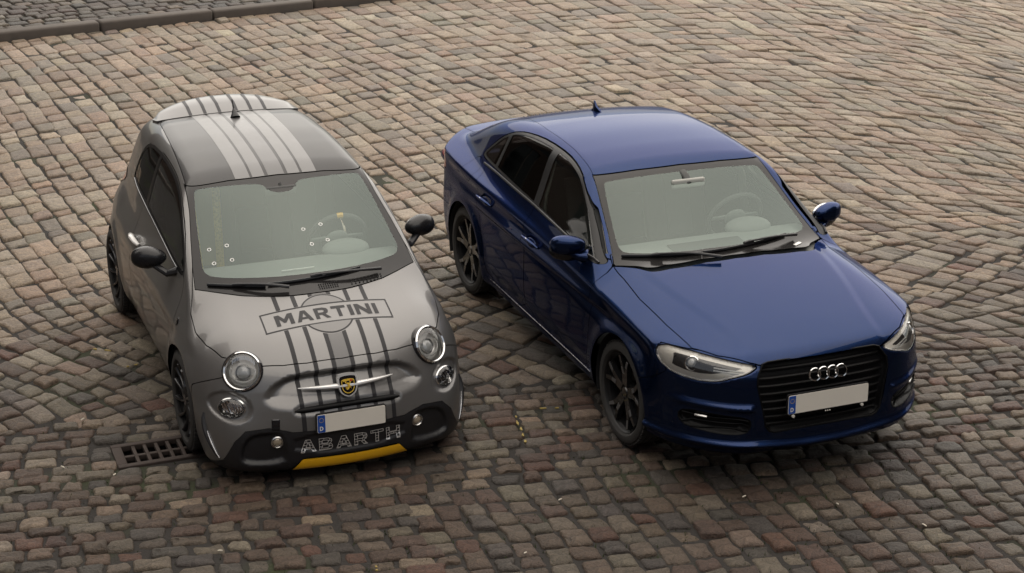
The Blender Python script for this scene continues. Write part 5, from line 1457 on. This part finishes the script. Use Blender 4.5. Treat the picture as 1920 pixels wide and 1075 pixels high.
def build_ground():
    SM = stone_material('worn_granite'); JM = joint_material()
    g = MB(); xs = np.linspace(-40, 40, 3)
    # the bed the setts lie in, one sheet out to the horizon, with a pit under the drain
    c = [DR_C + DR_S*a*DR_L/2*.93 + DR_D*b*DR_W/2*.9 for a, b in ((-1,-1),(1,-1),(1,1),(-1,1))]
    R = [(-150,-60),(150,-60),(150,260),(-150,260)]
    v = [(*p, -.016) for p in R] + [(*p, -.016) for p in c] + [(*p, -.32) for p in c]
    g.add(v, [(0,1,5,4),(1,2,6,5),(2,3,7,6),(3,0,4,7),(4,5,9,8),(5,6,10,9),(6,7,11,10),(7,4,8,11),(8,9,10,11)])
    street = raw_object('cobbled_street', g.v, g.f, JM, None, False); tag(street, kind='structure')
    cells = street_cells(); todo = []
    for q, near, _ in cells:
        cen = np.mean(q, 0)
        a, x, y = px_area(q)
        if x < -160 or x > 2080 or y > 1200 or y < -80: continue
        dd = cen - DR_C
        if abs(dd @ DR_S) < DR_L/2 + .035 and abs(dd @ DR_D) < DR_W/2 + .030: continue
        e = [np.linalg.norm(np.array(q[i]) - q[i-1]) for i in range(4)]
        if min(e) < .03: continue
        vis = 0 if (under_car(cen) or x < -10 or x > 1930 or y > 1085) else a
        todo.append((vis, q, near))
    order = sorted(range(len(todo)), key=lambda i: -todo[i][0]); big = set(order[:300])
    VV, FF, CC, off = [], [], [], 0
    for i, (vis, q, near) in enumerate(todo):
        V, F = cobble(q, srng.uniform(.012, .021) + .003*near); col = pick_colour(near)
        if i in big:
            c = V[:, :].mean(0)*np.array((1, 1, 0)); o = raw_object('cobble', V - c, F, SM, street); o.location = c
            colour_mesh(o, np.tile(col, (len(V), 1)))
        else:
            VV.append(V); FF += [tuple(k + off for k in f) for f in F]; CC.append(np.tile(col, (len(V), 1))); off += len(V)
    o = raw_object('cobbles', np.concatenate(VV), FF, SM, street); colour_mesh(o, np.concatenate(CC)); tag(o, kind='stuff')
    print('stones', len(todo))
    # --- kerb and footway beyond it
    kerb = empty('kerb', (0, 0, 0)); tag(kerb, kind='structure')
    KM = mat('shaded_kerb_granite', (.080, .067, .057), .8, noise=.28, nscale=9, bump=.6, bscale=130)  # granite darkened: the shade on the kerb is put into its colour
    s = -6.3
    while s < 22:
        ln = 1.36*srng.uniform(.95, 1.05)
        m = MB(); cx = KP + K_S*(s + ln/2) + K_D*.095
        Rm = np.array([[K_S[0], K_D[0], 0], [K_S[1], K_D[1], 0], [0, 0, 1]])
        m.box((cx[0], cx[1], .0 + srng.normal(0, .004)), (ln - .016, .19, .22), Rm, bev=.028)
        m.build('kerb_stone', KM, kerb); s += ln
    foot = MB(); P = [KP + K_S*a + K_D*b for a, b in ((-12,.18),(40,.18),(40,30),(-12,30))]
    foot.add([(*p, .068) for p in P] + [(*p, -.1) for p in P], [(0,1,2,3),(0,4,5,1),(1,5,6,2),(2,6,7,3),(3,7,4,0)]); fo = foot.build('pavement', JM, None); tag(fo, kind='structure')
    VV, FF, CC, off = [], [], [], 0
    d = .20
    while d < 4.2:
        h = .17*srng.uniform(.9, 1.1)*1.25; s = -3 + srng.uniform(0, .2)
        while s < 9:
            w = .20*srng.uniform(.75, 1.2); q = [KP + K_S*s + K_D*d, KP + K_S*(s+w) + K_D*d, KP + K_S*(s+w) + K_D*(d+h), KP + K_S*s + K_D*(d+h)]
            a, x, y = px_area(q, .1); s += w
            if x < -160 or x > 2080 or y < -120: continue
            V, F = cobble(q, .024, .090); VV.append(V); FF += [tuple(k + off for k in f) for f in F]; CC.append(np.tile(pick_colour(.8)*.62, (len(V), 1))); off += len(V)  # footway setts darkened further, their shade painted into the colour
        d += h
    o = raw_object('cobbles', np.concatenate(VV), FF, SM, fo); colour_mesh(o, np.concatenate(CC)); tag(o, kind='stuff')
    # --- drain grate
    dr = empty('drain_grate', (DR_C[0], DR_C[1], -.007), DR_A); tag(dr, 'rusty cast iron drain grate set in the cobbles beside the front wheel', 'drain')
    IM = mat('rusty_cast_iron', (.042, .030, .025), .75, .3, noise=.45, nscale=30, bump=.5, bscale=200)
    f = MB(); hl, hw = DR_L/2, DR_W/2
    f.box((0, hw-.02, -.012), (DR_L, .04, .04), bev=.006); f.box((0, -hw+.02, -.012), (DR_L, .04, .04), bev=.006)
    f.box((hl-.03, 0, -.0125), (.06, DR_W-.081, .04), bev=.006); f.box((-hl+.03, 0, -.0125), (.06, DR_W-.081, .04), bev=.006)
    f.build('grate_frame', IM, dr)
    for i in range(7):
        x = -hl + .06 + (DR_L-.12)*(i+1)/8; b = MB(); b.box((x, 0, -.016), (.022, DR_W-.082, .034), bev=.004); b.build('grate_bar', IM, dr)
    b = MB(); b.box((0, 0, -.019), (DR_L-.12, .026, .030), bev=.004); b.build('grate_rib', IM, dr)
    # --- litter and old paint
    LM = mat('cigarette_paper', (.62, .57, .48), .8, noise=.1); YM = mat('worn_yellow_paint', (.30, .225, .06), .7, noise=.3, nscale=60)
    def ground_at(px, py):
        f = np.array((0, math.cos(CAM_PITCH), -math.sin(CAM_PITCH))); r = np.array((1., 0, 0)); u = np.cross(r, f)
        r2 = r*math.cos(CAM_ROLL) + u*math.sin(CAM_ROLL); u2 = u*math.cos(CAM_ROLL) - r*math.sin(CAM_ROLL)
        d = f*CAM_F + r2*(px - 960) - u2*(py - 537.5); return (d*(-CAM_H/d[2]))[:2]
    butts = [((118, 879), 'left of the drain grate'), ((215, 893), 'at the lower left corner of the drain grate'), ((155, 789), 'left of the grey car front wheel'), ((333, 40), 'at the foot of the kerb behind the grey car'),
             ((820, 46), 'on the far cobbles above the gap between the cars'), ((1050, 940), 'in the gutter rows between the two cars'), ((1395, 934), 'in front of the blue car grille'), ((1570, 948), 'right of centre in front of the blue car'),
             ((1733, 988), 'near the lower right corner of the street'), ((413, 1036), 'on the cobbles in front of the grey car'), ((985, 1040), 'at the lower middle of the street'), ((1060, 135), 'on the far cobbles behind the blue car')]
    for (px, py), wh in butts:
        p = ground_at(px, py); a = srng.uniform(0, 3.14); d = np.array((math.cos(a), math.sin(a)))*srng.uniform(.008, .016)
        m = MB(); m.tube([(*(p-d), .011), (*p, .012), (*(p+d), .011)], [.0035, .004, .0034], 7); tag(m.build('cigarette_end', LM), 'pale cigarette end ' + wh, 'litter', 'scraps of litter on the street')
    marks = [((968, 778), (986, 836), 'long vertical'), ((1005, 769), (1058, 767), 'long level'), ((168, 655), (212, 661), 'short level'), ((232, 690), (262, 684), 'faint short'), ((703, 1062), (712, 1074), 'small bottom')]
    for (a0, b0, nm), wh in zip(marks, ('between the two cars, left one', 'between the two cars, right one', 'left of the grey car sill', 'beside the grey car front wheel', 'at the bottom edge of the street')):
        A, B = ground_at(*a0), ground_at(*b0); L = np.linalg.norm(B - A); dr_ = (B - A)/L; nn = np.array((-dr_[1], dr_[0])); n_ = max(2, int(L/.085)); m = MB()
        for i in range(n_):
            c_ = A + dr_*L*(i + .5)/n_ + nn*srng.normal(0, .006); hl_ = L/n_*srng.uniform(.12, .42); k = 9
            ring = [c_ + dr_*hl_*math.cos(t)*srng.uniform(.6, 1.1) + nn*.0075*math.sin(t)*srng.uniform(.4, 1.4) for t in np.linspace(0, 2*math.pi, k, endpoint=False)]
            m.add([(*q, .0105) for q in ring] + [(*q, .004) for q in ring], [tuple(range(k))] + [(j, k+j, k+(j+1) % k, (j+1) % k) for j in range(k)])
        tag(m.build('paint_flecks', YM), 'worn yellow paint flecks on the cobbles ' + wh, 'paint mark', 'old yellow paint marks', 'stuff')
    GM = mat('moss', (.032, .048, .012), .95, noise=.4, nscale=40)
    VV, FF, off = [], [], 0                   # moss and grass blades in the joints
    for cx, cy, n_, sp in ((808, 500, 260, .16), (1160, 985, 500, .55), (1500, 960, 420, .5), (1620, 900, 260, .4), (700, 1040, 260, .4), (1420, 380, 120, .3), (130, 830, 160, .35), (900, 1000, 220, .5), (250, 1010, 140, .5), (1770, 1000, 200, .4)):
        c_ = ground_at(cx, cy)
        for _ in range(n_):
            p = c_ + srng.normal(0, sp, 2)*np.array((1, 1.2)); h = srng.uniform(.010, .028); a = srng.uniform(0, 6.28); w_ = .0045; d = np.array((math.cos(a), math.sin(a)))
            VV += [(*(p - d*w_), -.016), (*(p + d*w_), -.016), (*(p + d*srng.uniform(-.01, .01) + srng.normal(0, .005, 2)), -.016 + h)]; FF.append((off, off+1, off+2)); off += 3
    o = raw_object('moss', VV, FF, GM, None, False); tag(o, 'green moss and grass blades in the joints between cobbles', 'moss', kind='stuff')
    return street

def facade(name, label, a, b, h, depth, base, storeys, bays):
    """an unseen tenement front added for shade from ground point a to b (front faces left of a->b), with window openings filled by frames and panes"""
    a = np.array(a, float); b = np.array(b, float); L = np.linalg.norm(b - a); d = (b - a)/L; n = np.array((-d[1], d[0]))
    root = empty(name, (a[0], a[1], 0)); tag(root, label, 'building')
    BM = M['facade']; P = lambda s, z, o=0.0: (d[0]*s + n[0]*o, d[1]*s + n[1]*o, z)
    sh = (h - base)/storeys; bw = L/bays; ww, wh = bw*.46, sh*.58
    g = MB(); xs = [0]; 
    for k in range(bays): c = (k + .5)*bw; xs += [c - ww/2, c + ww/2]
    xs.append(L); zs = [0]
    for j in range(storeys): z0 = base + j*sh + sh*.2; zs += [z0, z0 + wh]
    zs.append(h); nx = len(xs)
    v = [P(x, z) for z in zs for x in xs]; f = []
    for j in range(len(zs)-1):
        for i in range(nx-1):
            if i % 2 == 1 and j % 2 == 1: continue
            f.append((j*nx+i, j*nx+i+1, (j+1)*nx+i+1, (j+1)*nx+i))
    g.add(v, f)
    q = [P(0, 0), P(L, 0), P(L, h), P(0, h), P(0, 0, -depth), P(L, 0, -depth), P(L, h, -depth), P(0, h, -depth)]
    g.add(q, [(3,2,6,7),(0,3,7,4),(1,5,6,2),(4,7,6,5)])
    raw_object('wall', g.v, g.f, BM, root, False)
    g = MB(); g.add([P(-.2, h, .35), P(L+.2, h, .35), P(L+.2, h+.35, .35), P(-.2, h+.35, .35), P(-.2, h, -.1), P(L+.2, h, -.1), P(L+.2, h+.35, -.1), P(-.2, h+.35, -.1)], [(0,1,2,3),(4,7,6,5),(0,4,5,1),(3,2,6,7),(0,3,7,4),(1,5,6,2)]); g.build('cornice', M['facade_trim'], root, smooth=False)
    fr = None
    for j in range(storeys):
        for k in range(bays):
            c = (k + .5)*bw; z0 = base + j*sh + sh*.2
            m = MB(); t = .07; o = -.16
            for x0, x1, y0, y1 in ((c-ww/2, c+ww/2, z0, z0+t), (c-ww/2, c+ww/2, z0+wh-t, z0+wh), (c-ww/2, c-ww/2+t, z0+t, z0+wh-t), (c+ww/2-t, c+ww/2, z0+t, z0+wh-t), (c-t/2, c+t/2, z0+t, z0+wh-t)):
                m.add([P(x0, y0, o), P(x1, y0, o), P(x1, y1, o), P(x0, y1, o), P(x0, y0, o-.08), P(x1, y0, o-.08), P(x1, y1, o-.08), P(x0, y1, o-.08)], [(0,1,2,3),(0,4,5,1),(3,2,6,7),(0,3,7,4),(1,5,6,2)])
            m.add([P(c-ww/2, z0), P(c+ww/2, z0), P(c+ww/2, z0, o-.08), P(c-ww/2, z0, o-.08), P(c-ww/2, z0+wh), P(c+ww/2, z0+wh), P(c+ww/2, z0+wh, o-.08), P(c-ww/2, z0+wh, o-.08)], [(0,1,2,3),(4,7,6,5),(0,3,7,4),(1,5,6,2)])
            w = raw_object('window', m.v, m.f, M['facade_trim'], root, False)
            m = MB(); m.add([P(c-ww/2, z0, o-.05), P(c+ww/2, z0, o-.05), P(c+ww/2, z0+wh, o-.05), P(c-ww/2, z0+wh, o-.05)], [(0,1,2,3)])
            raw_object('pane', m.v, m.f, M['dark_pane'], w, False)
    return root
build_ground()
# unseen buildings added to shade the bay and show dark in glass and paint
facade('near_shade_building', 'unseen low dark brick building added behind the viewpoint to shade the street', (-9.5, -.9), (26, -.9), 3.7, 8, .5, 1, 13)
facade('left_shade_building', 'unseen dark brick tenement added at the left to darken the car flanks', (-9.6, 9.5), (-9.6, -.9), 17, 8, 1.0, 5, 5)
_a = KP + K_S*-4 + K_D*5.0; _b = KP + K_S*-30 + K_D*5.0
facade('dark_reflection_terrace', 'unseen dark brick terrace added far left to darken the window reflections', tuple(_a), tuple(_b), 14, 8, 1.0, 4, 9)
facade('right_shade_building', 'unseen dark brick tenement added at the right to deepen the shade', (12.5, -.9), (12.5, 15), 15, 8, 1.0, 4, 6)
build_hatch()
build_sedan()
